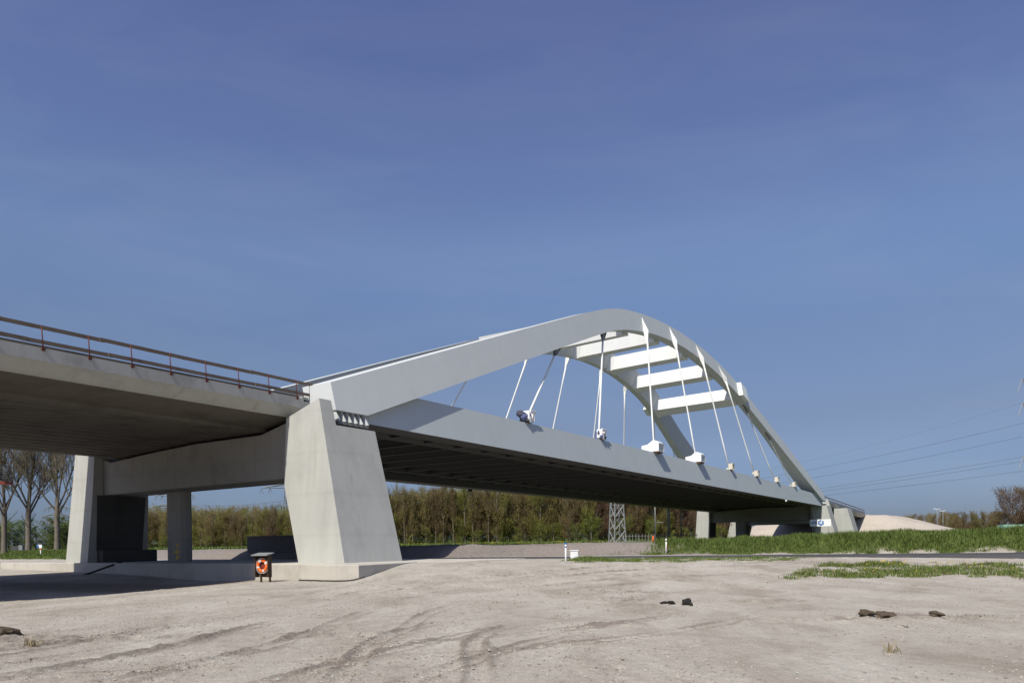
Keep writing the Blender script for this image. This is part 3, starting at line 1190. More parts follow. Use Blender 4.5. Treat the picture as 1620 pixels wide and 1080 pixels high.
def railing(s0, s1, zfun, label, step=2.04, board=True):
    sg = 1 if s1 > s0 else -1
    root = thing('guard_rail', P(s0, 1.5, 10.7), label, 'guard rail', 'guard rails')
    s_ = s0
    rnd = random.Random(3)
    while (s_ - s1) * sg < 0:
        z_ = 10.62 + zfun(s_)
        mb = MB()
        base = P(s_, 1.24, z_)
        top = P(s_ - .03, 1.30, z_ + 1.16)
        mb.tube([base, top], .028, 8)
        mb.box(base + Vector((0, 0, .10)), (.16, .10, .14), math.atan2(CU, SU))
        part(mb, 'post', M['red_post'], root)
        s_ += step * sg
    # boards in overlapping lengths
    for lev, (za, zb) in enumerate(((10.97, 11.15), (11.62, 11.80))):
        a = s0 + 1.0 * -sg * 1.2
        kx = 0
        while (a - s1) * sg < 0:
            L_ = 4.1 + rnd.uniform(-.3, .5)
            b = a + L_ * sg
            if (b - s1) * sg > 0:
                b = s1
            mb = MB()
            dz = rnd.uniform(-.012, .012)
            tt = 1.335 + (kx % 2) * .045
            aa, bb2 = a - .12 * sg, b + .12 * sg
            mb.loft([[P(aa, tt, za + dz + zfun(aa)), P(aa, tt + .04, za + dz + zfun(aa)), P(aa, tt + .04, zb + dz + zfun(aa)), P(aa, tt, zb + dz + zfun(aa))],
                     [P(bb2, tt, za - dz + zfun(bb2)), P(bb2, tt + .04, za - dz + zfun(bb2)), P(bb2, tt + .04, zb - dz + zfun(bb2)), P(bb2, tt, zb - dz + zfun(bb2))]])
            part(mb, 'board', M['wood'] if board else M['dark_steel'], root)
            a = b
            kx += 1
    return root


railing(-4.55, -45, lambda s_: 0.0, 'timber board guard rail on red posts along the near concrete deck')
railing(2 * SM + 6, 199, lambda s_: -(s_ - 135) * .030, 'distant guard rail on the small far approach deck', 2.04, False)

# second pier of the far approach
apier = thing('approach_pier', P(158, 12, 1), 'last leaning concrete pier under the far approach deck, right of the sign', 'bridge pier', 'bridge piers')
for far in (False, True):
    g_ = (lambda t_: t_) if not far else (lambda t_: 23.8 - t_)
    mb = MB()
    secs = []
    for z in (.5, 5.2, 9.0):
        o_t = -.4 + K * (z - ZG)
        secs.append([P(156.0, g_(o_t), z), P(161.5, g_(o_t), z), P(161.5, g_(1.5 - max(0, 5 - z) * .24), z), P(156.0, g_(1.5 - max(0, 5 - z) * .24), z)])
    mb.loft(secs)
    bevel(part(mb, 'leg', M['concrete'], apier), .03)
mb = MB()
mb.bbox(157, 160, 1.49, 22.3, 5.6, 8.0)
part(mb, 'cap_beam', M['concrete'], apier)
# abutment
mb = MB()
prof = [(197, 1), (203, 1), (203, 8.6), (200.2, 8.6), (200.2, 6.6), (197, 6.4)]
mb.loft([[P(s_, .2, z_) for s_, z_ in prof], [P(s_, 23, z_) for s_, z_ in prof]])
ab = mb.build('abutment', M['concrete'], None, origin=P(199, 11, 1))
tag(ab, 'concrete abutment closing the far approach deck against the sand heap', 'abutment')


# sand heap (embankment behind the abutment)
def heap():
    n_ = 90
    s0, s1, t0, t1 = 168, 330, -52, 60
    V, F = [], []
    for i in range(n_ + 1):
        for j in range(n_ + 1):
            s_ = s0 + (s1 - s0) * i / n_
            t_ = t0 + (t1 - t0) * j / n_
            X = np.array([s_])
            Y = np.array([t_])
            core = min(1, max(0, (s_ - 186) / 14)) * min(1, max(0, (330 - s_) / 60))
            cross = min(1, max(0, (t_ + 24 + 7 * float(vnoise(X * .05, Y * 0, 61)[0])) / 24)) * min(1, max(0, (50 - t_) / 24))
            z = 7.0 * min(core, 1) * cross
            z = min(z, 6.6 + 1.5 * float(vnoise(X * .06, Y * .06, 60)[0]) - .012 * max(0, s_ - 205))
            z += .7 * (float(vnoise(X * .12, Y * .12, 62)[0]) - .5) * (z > .4)
            z += .25 * (float(vnoise(X * .4, Y * .4, 63)[0]) - .5) * (z > .2)
            V.append(P(s_, t_, 1.35 + max(z, -.3)))
    for i in range(n_):
        for j in range(n_):
            a = i * (n_ + 1) + j
            F.append((a, a + 1, a + n_ + 2, a + n_ + 1))
    mb = MB()
    mb.add(V, F, 0, True)
    o = mb.build('sand_heap', M['heap'], None, origin=P(240, 0, 1.5))
    tag(o, 'long pale sand heap behind the far end of the bridge', None, None, 'structure')


heap()

# low dark wall behind the near pier
mb = MB()
mb.bbox(8.0, 9.2, 8.5, 22.9, 1.2, 2.68)
mb.bbox(7.9, 9.3, 8.45, 22.95, 2.68, 2.80)
o = mb.build('low_wall', M['dark_wall'], None, origin=P(8.5, 13, 1.5))
tag(o, 'long low dark wall on the bund behind the near pier, in deck shade', 'wall')

# ------------------------------------------------------------------ things on the bridge
# white shelters over two hanger feet
for i, lb in ((2, 'white sheeted shelter boxed round a hanger foot, larger of the two, left of the other'),
              (3, 'white sheeted shelter boxed round a hanger foot, right of its twin')):
    s0, o0, zb = hang[(False, i)]
    tc = o0 + K * (zb - ZG)
    sh = thing('hanger_shelter', P(s0, tc, zb), lb, 'shelter', 'white shelters on the girder')
    z0 = zb + .06
    ta, tb = tc - .85, tc + 1.25
    sa, sb_ = s0 - .85, s0 + .75
    prof = [(ta, z0), (tb, z0), (tb, z0 + .75), (tc + .5, z0 + .85), (tc - .1, z0 + 1.28), (tc - .45, z0 + 1.28), (ta, z0 + .98)]
    mb = MB()
    mb.loft([[P(sa, t_, z_) for t_, z_ in prof], [P(sb_, t_, z_) for t_, z_ in prof]])
    bevel(part(mb, 'sheeting', M['white_sheet'], sh), .03)
    # frame round the open end and slats within
    mb = MB()
    for s_ in (sa + .03, sb_ - .03):
        mb.bbox(s_ - .05, s_ + .05, ta - .06, ta - .005, z0, z0 + .98)
    mb.bbox(sa + .081, sb_ - .081, ta - .06, ta - .005, z0 + .88, z0 + .98)
    mb.bbox(sa + .081, sb_ - .081, ta - .06, ta - .005, z0, z0 + .08)
    part(mb, 'frame', M['white_plastic'], sh)
    for kx in range(3):
        mb = MB()
        mb.bbox(sa + .09, sb_ - .09, ta - .03, ta - .006, z0 + .22 + kx * .22, z0 + .27 + kx * .22)
        part(mb, 'slat', M['galv'], sh)
    mb = MB()
    mb.bbox(sa + .1, sb_ - .1, ta + .1, tc - .30, z0 - .16, z0 - .005)
    part(mb, 'support_board', M['brownboard'], sh)

# clamps and wraps on the other hanger feet
wl = {0: 'dark blue and white bundled wrapping round the leftmost visible hanger foot',
      1: 'dark bundle with white brackets round the upright hanger foot left of the shelters',
      4: 'beige clamp cluster on the first hanger foot right of the shelters',
      5: 'beige clamp cluster on the second hanger foot right of the shelters',
      6: 'beige clamp cluster on the third hanger foot right of the shelters',
      7: 'smallest beige clamp cluster, last before the far end of the arch'}
rnd = random.Random(11)
for i, lb in wl.items():
    s0, o0, zb = hang[(False, i)]
    tc = o0 + K * (zb - ZG)
    th_ = thing('hanger_clamp', P(s0, tc, zb), lb, 'clamp', 'clamps and wraps on the hanger feet')
    rz = math.atan2(CU, SU)
    dark = i < 2
    # plates
    for kx, (ds, dt, dz, d_) in enumerate(((-.42, -.25, .62, (.10, .62, .85)), (.42, -.25, .62, (.10, .62, .85)), (0, -.50, .98, (.95, .12, .30)), (0.02, -.5, .28, (.30, .14, .55)))):
        mb = MB()
        c = P(s0 + ds + SL[i] * dz * .6, tc + dt, zb + dz + .02)
        mb.box(c, d_, rz)
        bevel(part(mb, 'clamp_plate', M['white_plastic'] if dark else M['clamp'], th_), .02)
    # lumpy bundle
    mb = MB()
    for kx in range(9 if dark else 5):
        c = P(s0 + rnd.uniform(-.7, .5) if dark else s0 + rnd.uniform(-.35, .35), tc + rnd.uniform(-.5, .4), zb + rnd.uniform(.15, .75))
        r_ = rnd.uniform(.16, .34)
        bm = bmesh.new()
        bmesh.ops.create_icosphere(bm, subdivisions=2, radius=r_)
        vs = [v_.co * (1 + rnd.uniform(-.25, .25)) + c for v_ in bm.verts]
        fs = [tuple(v_.index for v_ in f.verts) for f in bm.faces]
        mb.add(vs, fs, kx % 2 if dark else 0)
        bm.free()
    part(mb, 'bundle', [M['wrap'], M['wrap_blue']] if dark else [M['clamp']], th_)
    mb = MB()
    mb.box(P(s0 + .25, tc - .3, zb + .18), (.55, .35, .32), rz)
    part(mb, 'packing_board', M['brownboard'], th_)

# floodlight under the near girder edge
fl = thing('floodlight', P(103.0, -.65, 8.9), 'small floodlight hung under the near girder edge towards the far end', 'floodlight')
mb = MB()
mb.box(P(103.0, -.75, 8.72), (.5, .25, .36), math.atan2(CU, SU))
part(mb, 'lamp_body', M['white_plastic'], fl)
mb = MB()
mb.tube([P(103, -.62, 9.3), P(103, -.75, 8.9)], .05, 6)
part(mb, 'bracket', M['dark_steel'], fl)
fl2 = thing('floodlight', P(42, W + .6, 9), 'small dark lamp hanging under the far girder edge near the forest tops', 'floodlight')
mb = MB()
mb.box(P(42, W + .55, 8.72), (.55, .4, .42), .4)
part(mb, 'lamp_body', M['dark_steel'], fl2)
mb = MB()
mb.tube([P(42, W + .55, 9.35), P(42, W + .55, 8.95)], .06, 6)
part(mb, 'bracket', M['dark_steel'], fl2)

# ------------------------------------------------------------------ lifebuoy stand
bx, by = -12.66, 38.45
bz = gzd(bx, by) - .02
fa = Vector((-0.42, -0.91, 0)).normalized()          # facing direction
rt = Vector((-fa.y, fa.x, 0))                    # to the viewer's right
ls = thing('lifebuoy_stand', (bx, by, bz), 'dark timber cabinet on two legs with a small roof, in front of the plinth', 'lifebuoy stand')
rzb = math.atan2(rt.y, rt.x)
for sx in (-.20, .38):
    mb = MB()
    mb.box(Vector((bx, by, bz + .45)) + rt * sx - fa * .04, (.08, .08, 1.0), rzb)
    part(mb, 'leg', M['wood_dark'], ls)
mb = MB()
mb.box(Vector((bx, by, bz + .84)) - fa * .10, (.84, .035, 1.12), rzb)
part(mb, 'back_panel', M['wood_dark'], ls)
for sx in (-.42, .42):
    mb = MB()
    mb.box(Vector((bx, by, bz + .84)) + rt * sx + fa * .02, (.035, .28, 1.12), rzb)
    part(mb, 'side_panel', M['wood_dark'], ls)
mb = MB()
c0 = Vector((bx, by, bz + 1.43))
mb.loft([[c0 + rt * -.52 + fa * .32 + Vector((0, 0, -.06)), c0 + rt * .52 + fa * .32 + Vector((0, 0, -.06)), c0 + rt * .52 - fa * .22 + Vector((0, 0, .05)), c0 + rt * -.52 - fa * .22 + Vector((0, 0, .05))],
         [c0 + rt * -.52 + fa * .32 + Vector((0, 0, -.015)), c0 + rt * .52 + fa * .32 + Vector((0, 0, -.015)), c0 + rt * .52 - fa * .22 + Vector((0, 0, .095)), c0 + rt * -.52 - fa * .22 + Vector((0, 0, .095))]])
part(mb, 'roof', M['galv'], ls)
# the buoy itself
lb_ = thing('lifebuoy', Vector((bx, by, bz + .86)) + fa * .10, 'orange lifebuoy with pale reflective bands and a rope, hanging in the dark cabinet', 'lifebuoy')
ctr = Vector((bx, by, bz + .86)) + fa * .06 + rt * -.02
up = Vector((0, 0, 1))
NS, NR = 48, 12
Rm, rm = .275, .085


def torus_band(a0, a1, r_, mat, name):
    mb = MB()
    secs = []
    n_ = max(4, int(NS * (a1 - a0) / (2 * math.pi)))
    for i in range(n_ + 1):
        a = a0 + (a1 - a0) * i / n_
        d = rt * math.cos(a) + up * math.sin(a)
        secs.append([ctr + d * (Rm + r_ * math.cos(b)) + fa * (r_ * .8 * math.sin(b)) for b in [2 * math.pi * k / NR for k in range(NR)]])
    mb.loft(secs, 0, True, True, True)
    return part(mb, name, mat, lb_)


torus_band(0, 2 * math.pi, rm, M['orange'], 'ring')
for a in (.45, 2.0, 3.45, 5.1):
    torus_band(a - .17 if a != 2.0 else a - .35, a + .17 if a != 2.0 else a + .35, rm + .006, M['reflect'], 'reflective_band')
mb = MB()
pts = []
for i in range(49):
    a = 2 * math.pi * i / 48
    rr = Rm + rm + .012 + .035 * abs(math.sin(2 * a))
    d = rt * math.cos(a) + up * math.sin(a)
    pts.append(ctr + d * rr + fa * .02)
mb.tube(pts, .011, 5)
part(mb, 'grab_rope', M['reflect'], lb_)
mb = MB()
mb.box(ctr + fa * -.06 + up * -.03, (.20, .04, .22), rzb)
part(mb, 'rope_reel', M['red'], lb_)

# dark hose along the foot of the plinth, leaning pole on the plinth
mb = MB()
pts = []
for i in range(14):
    u = i / 13
    p = Vector((-10.9, 38.6, 0)).lerp(Vector((-7.1, 36.15, 0)), u)
    p.z = gzd(p.x, p.y) + .05
    p += Vector((0.4, .6, 0)) * (.10 * math.sin(u * 9))
    pts.append(p)
mb.tube(pts, .035, 7)
tag(mb.build('hose', M['rubber']), 'thin dark hose lying along the foot of the sunlit plinth end', 'hose')
mb = MB()
pole_a, pole_b = P(-8.6, 20.9, -.35), P(-5.9, 18.4, .93)
mb.tube([pole_a, pole_a.lerp(pole_b, .5) + Vector((0, 0, -.05)), pole_b], .07, 7)
tag(mb.build('drain_pipe', M['rubber']), 'dark pipe leaning over the shaded plinth edge', 'pipe')


# ------------------------------------------------------------------ site furniture
def marker(x, y, h, label, blue):
    z = gzd(x, y)
    o = thing('marker_post', (x, y, z), label, 'marker post', 'white marker posts')
    mb = MB()
    mb.tube([(x, y, z - .1), (x + .01, y, z + h)], .045, 8)
    part(mb, 'post', M['white_plastic'], o)
    mb = MB()
    mb.tube([(x + .01, y, z + h * .82), (x + .01, y, z + h * .90)], .05, 8)
    part(mb, 'band', M['blue'] if blue else M['dark_steel'], o)
    if blue:
        mb = MB()
        mb.tube([(x + .01, y, z + h), (x + .01, y, z + h + .08)], .06, 8)
        part(mb, 'cap', M['blue'], o)
    else:
        mb = MB()
        mb.tube([(x + .06, y - .03, z + h * .28), (x + .06, y - .03, z + h * .58)], .035, 8)
        part(mb, 'tag', M['red'], o)


marker(2.75, 38.86, 1.0, 'white marker post with blue top, standing alone on the sand by the white cabinet', True)
marker(11.0, 53.98, 1.1, 'white marker post with dark band and red tag, at the edge of the grass bank', False)
wx, wy = 3.65, 44.6
wz = gzd(wx, wy)
wb_ = thing('service_cabinet', (wx, wy, wz), 'small white service cabinet at the left end of the roadside grass', 'cabinet')
mb = MB()
mb.box((wx, wy, wz + .24), (.42, .30, .50), .15)
bevel(part(mb, 'body', M['white_plastic'], wb_), .015)
mb = MB()
mb.box((wx, wy, wz + .515), (.48, .36, .05), .15)
part(mb, 'lid', M['white_plastic'], wb_)

# orange cone far by the poles
cx_, cy_ = 14.95, 80.0
cz_ = gz(cx_, cy_)
cn = thing('traffic_cone', (cx_, cy_, cz_), 'small orange cone at the foot of the steel poles', 'cone')
mb = MB()
mb.tube([(cx_, cy_, cz_ + .05), (cx_, cy_, cz_ + .75)], [.15, .04], 12)
part(mb, 'cone_body', M['orange'], cn)
mb = MB()
mb.box((cx_, cy_, cz_ + .03), (.4, .4, .06))
part(mb, 'base', M['rubber'], cn)


# company sign in front of the far pier
def sign():
    c = P(129.0, -1.1, 5.15)
    # board faces the viewer's side of the site
    nrm = Vector((-.42, -.91, 0)).normalized()
    rgt = Vector((-nrm.y, nrm.x, 0))
    root = thing('company_sign', Vector((c.x, c.y, 1.6)), 'white company board with blue letters and hexagon emblem in front of the far pier', 'sign')
    ax = (rgt, -nrm, Vector((0, 0, 1)))
    mb = MB()
    Wd, Hg = 4.0, 1.42
    mb.box(c, (Wd, .06, Hg), ax=ax)
    part(mb, 'board', M['white_plastic'], root)
    for q in (-1.5, 1.5):
        mb = MB()
        b = c + rgt * q - nrm * .09
        mb.tube([Vector((b.x, b.y, 1.2)), Vector((b.x, b.y, c.z + .5))], .06, 8)
        part(mb, 'post', M['galv'], root)
    # hexagon emblem: blue ring, white wedge
    hc = c + rgt * .10 + nrm * .04
    mb = MB()

    def hexp(r_, q):
        return [hc + rgt * (r_ * math.sin(k * math.pi / 3)) + Vector((0, 0, r_ * math.cos(k * math.pi / 3))) + nrm * q for k in range(6)]
    mb.loft([hexp(.62, -.005), hexp(.62, .012)])
    part(mb, 'emblem', M['blue'], root)
    mb = MB()
    mb.loft([hexp(.30, .013), hexp(.30, .022)])
    part(mb, 'emblem_centre', M['white_plastic'], root)
    mb = MB()
    mb.box(hc + rgt * .17 + Vector((0, 0, .20)) + nrm * .02, (.16, .012, .66), ax=(rgt, -nrm, Vector((0, 0, 1))))
    part(mb, 'emblem_notch', M['white_plastic'], root)
    mb = MB()
    mb.loft([hexp(.13, .023), hexp(.13, .03)])
    part(mb, 'emblem_dot', M['blue'], root)
    cu = bpy.data.curves.new('sign_text', 'FONT')
    cu.body = 'UFK'
    cu.size = .74
    cu.extrude = .004
    cu.offset = .018
    cu.align_x = 'CENTER'
    cu.align_y = 'CENTER'
    tmp = bpy.data.objects.new('tmp_text', cu)
    COL.objects.link(tmp)
    bpy.context.view_layer.update()
    dg = bpy.context.evaluated_depsgraph_get()
    me_ = bpy.data.meshes.new_from_object(tmp.evaluated_get(dg))
    bpy.data.objects.remove(tmp)
    rot = Matrix((rgt, Vector((0, 0, 1)), nrm)).transposed().to_4x4()
    me_.transform(Matrix.Translation(c + rgt * -1.22 + nrm * .036 - parent_origin(root)) @ rot)
    me_.materials.clear()
    me_.materials.append(M['blue'])
    ob = bpy.data.objects.new('lettering', me_)
    COL.objects.link(ob)
    ob.parent = root


sign()

# aerial work platform at the left edge
ax_, ay_ = -40.8, 60.0
az_ = gz(ax_ - 6, ay_ + 3)
awp = thing('work_platform', (ax_ - 6, ay_ + 3, az_), 'red railed work-platform basket at the left picture edge, under the concrete deck', 'work platform')
zc = 7.2
mb = MB()
mb.box((ax_, ay_, zc), (1.9, 1.1, .16))
part(mb, 'basket_floor', M['red'], awp)
mb = MB()
for q in (.45, .85, 1.25):
    for sy in (-.52, .52):
        mb.tube([(ax_ - .92, ay_ + sy, zc + q), (ax_ + .92, ay_ + sy, zc + q)], .03, 6)
    for sx in (-.92, .92):
        mb.tube([(ax_ + sx, ay_ - .52, zc + q), (ax_ + sx, ay_ + .52, zc + q)], .03, 6)
for sx in (-.92, -.3, .3, .92):
    for sy in (-.52, .52):
        mb.tube([(ax_ + sx, ay_ + sy, zc), (ax_ + sx, ay_ + sy, zc + 1.27)], .03, 6)
part(mb, 'basket_rail', M['dark_steel'], awp)
mb = MB()
mb.box((ax_ + .3, ay_ - .35, zc + .55), (.4, .3, .7))
part(mb, 'control_box', M['dark_steel'], awp)
mb = MB()
mb.tube([(ax_ - .95, ay_, zc), (ax_ - 3.4, ay_ + 1.0, zc - .3), (ax_ - 6.0, ay_ + 3, az_ + 1.2)], [.11, .14, .18], 8)
part(mb, 'boom', M['red'], awp)
mb = MB()
mb.box((ax_ - 6, ay_ + 3, az_ + .8), (2.6, 1.7, .9), .4)
part(mb, 'chassis', M['red'], awp)
for sx in (-.9, .9):
    for sy in (-.9, .9):
        mb = MB()
        c = Vector((ax_ - 6 + sx, ay_ + 3 + sy, az_ + .40))
        mb.tube([c + Vector((0, -.14, 0)), c + Vector((0, .14, 0))], .40, 16)
        part(mb, 'wheel', M['rubber'], awp)


# ------------------------------------------------------------------ lattice pylons
def strut(mb, a, b, r_=.06):
    mb.tube([a, b], r_, 4, 0, False, False)


def pylon(x, y, z, H_, base, top, label, arms=(), panels=8, rr=.07, rot=0.2, wires=None):
    root = thing('pylon', (x, y, z), label, 'pylon', 'lattice pylons')
    ca, sa = math.cos(rot), math.sin(rot)

    def c(k, u):
        w_ = (base + (top - base) * u) / 2
        dx, dy = ((-1, -1), (1, -1), (1, 1), (-1, 1))[k]
        dx, dy = dx * w_, dy * w_
        return Vector((x + dx * ca - dy * sa, y + dx * sa + dy * ca, z + H_ * u))
    for k in range(4):
        mb = MB()
        strut(mb, c(k, 0), c(k, 1), rr * 1.5)
        part(mb, 'leg', M['galv'], root)
    us = [1 - (1 - i / panels) ** 1.0 for i in range(panels + 1)]
    mb = MB()
    for i in range(panels):
        for k in range(4):
            k2 = (k + 1) % 4
            if i % 2 == 0 or panels < 9:
                strut(mb, c(k, us[i]), c(k2, us[i + 1]), rr * .8)
            if i % 2 == 1 or panels < 9:
                strut(mb, c(k2, us[i]), c(k, us[i + 1]), rr * .8)
            if i % 3 == 0:
                strut(mb, c(k, us[i]), c(k2, us[i]), rr * .8)
    part(mb, 'bracing', M['galv'], root)
    for u, half in arms:
        mb = MB()
        ctr_ = Vector((x, y, z + H_ * u))
        d = Vector((ca, sa, 0))
        for sg in (-1, 1):
            tip = ctr_ + d * half * sg
            for k in range(4):
                strut(mb, c(k, u), tip, rr)
                strut(mb, c(k, min(1, u + .05)), tip, rr)
            for q in (.35, .68, 1.0):
                p = ctr_.lerp(tip, q)
                if q > .5:
                    strut(mb, p, p + Vector((-.9, 0, -2.6)), rr * .9)
                    strut(mb, p, p + Vector((.9, 0, -2.6)), rr * .9)
        part(mb, 'cross_arm', M['galv'], root)
    return root


pylon(20.95, 150, 1.65, 17.5, 2.5, 1.1, 'short pale lattice tower standing in front of the wood under the deck', (), 7, .085, .35)
pylon(-178, 400, 1.6, 40, 7, 2.0, 'distant grey pylon with two cross arms seen under the near cap beam', ((.72, 9.5), (.56, 13.5)), 12, .16, .1)
pylon(-97.0, 330, 1.6, 33, 6, 2, 'distant pylon whose arm tip shows beside the near pier under the cap beam', ((.80, 12),), 10, .13, .0)
pylon(-300, 500, 1.6, 36, 6, 2, 'faint far pylon between the bare trees at left', ((.8, 8), (.65, 10)), 12, .16, .1)
pylon(115.5, 160, 1.6, 34, 6, 1.8, 'tall pylon just outside the right edge whose arm tips reach into view', ((.83, 7.2), (.50, 7.2), (.98, 7.2)), 10, .10, .05)

# overhead wires from the right pylon, sagging away behind the arch
wires = [((108.2, 160, 29.8), (-60, 330, 27), 12.0, 'thin topmost overhead wire, faint, rising to the right pylon tip'),
         ((108.9, 160, 25.7), (-60, 333, 23), 9.0, 'upper thick overhead wire from the right pylon'),
         ((109.0, 161, 22.9), (-60, 338, 21), 8.2, 'second overhead wire from the top of the thick ones'),
         ((108.9, 159, 18.6), (-60, 335, 16.8), 6.2, 'third overhead wire, upper of the lower bunch'),
         ((109.4, 160, 17.7), (-60, 340, 16), 5.8, 'fourth overhead wire, within the lower bunch'),
         ((109.0, 161, 15.6), (-60, 343, 14.6), 4.4, 'lowest overhead wire of the lower bunch')]
for (a, b, sag, lb) in wires:
    a, b = Vector(a), Vector(b)
    mb = MB()
    pts = [a.lerp(b, u) + Vector((0, 0, -4 * sag * u * (1 - u))) for u in np.linspace(0, 1, 30)]
    mb.tube(pts, .032 if 'faint' not in lb else .014, 5)
    tag(mb.build('overhead_wire', M['wire']), lb, 'wire', 'overhead wires')
for (xa, ya, za, xb, yb, zb_, lb) in ((-184, 400, 27.5, -92, 330, 23.5, 'far overhead wire seen under the near cap beam, upper one'),
                                   (-187, 400, 21.5, -92, 330, 19.5, 'far overhead wire seen under the near cap beam, lower one'),
                                   (-92, 330, 23.0, 40, 330, 25, 'far overhead wire seen between near pier and deck, upper one'),
                                   (-92, 330, 15.0, 40, 330, 19, 'far overhead wire seen between near pier and deck, lower one')):
    a, b = Vector((xa, ya, za)), Vector((xb, yb, zb_))
    mb = MB()
    mb.tube([a.lerp(b, u) + Vector((0, 0, -12 * u * (1 - u))) for u in np.linspace(0, 1, 16)], .07, 4)
    tag(mb.build('overhead_wire', M['wire']), lb, 'wire', 'overhead wires')

# steel pole frame and fence beyond the road
fr = thing('pole_frame', (31, 150, 1.65), 'tall galvanised poles joined by a cross rail beside the lattice tower', 'pole frame')
for x, yy in ((28.5, 150), (31.0, 150), (31.6, 151.5), (33.6, 150)):
    mb = MB()
    mb.tube([(x, yy, 1.4), (x, yy, 13.0)], .13, 8)
    part(mb, 'pole', M['galv'], fr)
mb = MB()
mb.tube([(28.5, 150, 5.6), (31, 150, 5.6), (33.6, 150, 5.6)], .07, 6)
part(mb, 'cross_rail', M['galv'], fr)
fe = thing('mesh_fence', (29, 147, 1.65), 'grey steel bar fence at the foot of the poles', 'fence')
for i in range(24):
    x = 21.6 + i * .62
    mb = MB()
    mb.box((x, 147, 2.45), (.09, .06, 1.7))
    part(mb, 'fence_bar', M['galv'], fe)
for q in (1.95, 2.95):
    mb = MB()
    mb.box((28.7, 147.06, q), (15, .05, .07))
    part(mb, 'fence_rail', M['galv'], fe)

# green container at the right edge, lamp posts
ct = thing('site_container', (101, 151, 1.6), 'pale green site container with a red end at the right picture edge', 'container')
mb = MB()
mb.box((102.6, 151, 2.85), (9.2, 2.6, 2.5), -.15)
part(mb, 'body', M['container'], ct)
for i in range(14):
    mb = MB()
    c = Vector((102.6, 151, 2.85)) + Vector((math.cos(-.15), math.sin(-.15), 0)) * (-4.3 + i * .66) + Vector((math.sin(-.15), -math.cos(-.15), 0)) * 1.33
    mb.box(c, (.30, .06, 2.2), -.15)
    part(mb, 'rib', M['container'], ct)
mb = MB()
mb.box((102.6 + 4.75, 151 - .71, 2.85), (.3, 2.5, 2.4), -.15)
part(mb, 'end_panel', M['red'], ct)
for x, y, lb in ((165.5, 290, 'slim distant lamp post right of the sand heap'), (152, 270, 'slim distant lamp post behind the top of the sand heap')):
    lp = thing('lamp_post', (x, y, 2), lb, 'lamp post', 'distant lamp posts')
    mb = MB()
    mb.tube([(x, y, 1.8), (x, y, 12.0)], .10, 6)
    part(mb, 'mast', M['galv'], lp)
    mb = MB()
    mb.tube([(x - 1.3, y, 12.1), (x, y, 11.9), (x + 1.3, y, 12.1)], .09, 6)
    part(mb, 'lamp_arm', M['white_plastic'], lp)

# blue info board, stake and utility box by the left trees
bz2 = gz(-60.3, 97)
ib = thing('info_board', (-60.3, 96.5, bz2), 'small blue and white board on a post in front of the right bare tree', 'sign')
mb = MB()
mb.box((-60.3, 96.5, bz2 + .75), (.75, .05, .42), -.3)
part(mb, 'board', M['white_plastic'], ib)
for q in (-.26, .26):
    mb = MB()
    mb.box((-60.3 + q, 96.46, bz2 + .75), (.2, .06, .36), -.3)
    part(mb, 'blue_field', M['blue'], ib)
mb = MB()
mb.tube([(-60.3, 96.56, bz2 - .1), (-60.3, 96.56, bz2 + .55)], .05, 6)
part(mb, 'post', M['galv'], ib)
sx_, sy_ = -58.0, 93.0
sz_ = gz(sx_, sy_)
sk = thing('stake', (sx_, sy_, sz_), 'short orange-topped white stake in the left grass bank', 'stake')
mb = MB()
mb.box((sx_, sy_, sz_ + .3), (.1, .1, .75))
part(mb, 'shaft', M['white_plastic'], sk)
mb = MB()
mb.box((sx_, sy_, sz_ + .74), (.12, .12, .16))
part(mb, 'painted_top', M['orange'], sk)
ux, uy = -67.6, 103
uz = gz(ux, uy)
ub = thing('utility_box', (ux, uy, uz), 'dark open box with a grey panel between the two left bare trees', 'utility box')
mb = MB()
mb.box((ux, uy, uz + .45), (.9, .6, .9))
part(mb, 'box', M['dark_steel'], ub)
mb = MB()
mb.box((ux + .75, uy, uz + .5), (.55, .5, 1.0))
part(mb, 'panel', M['galv'], ub)


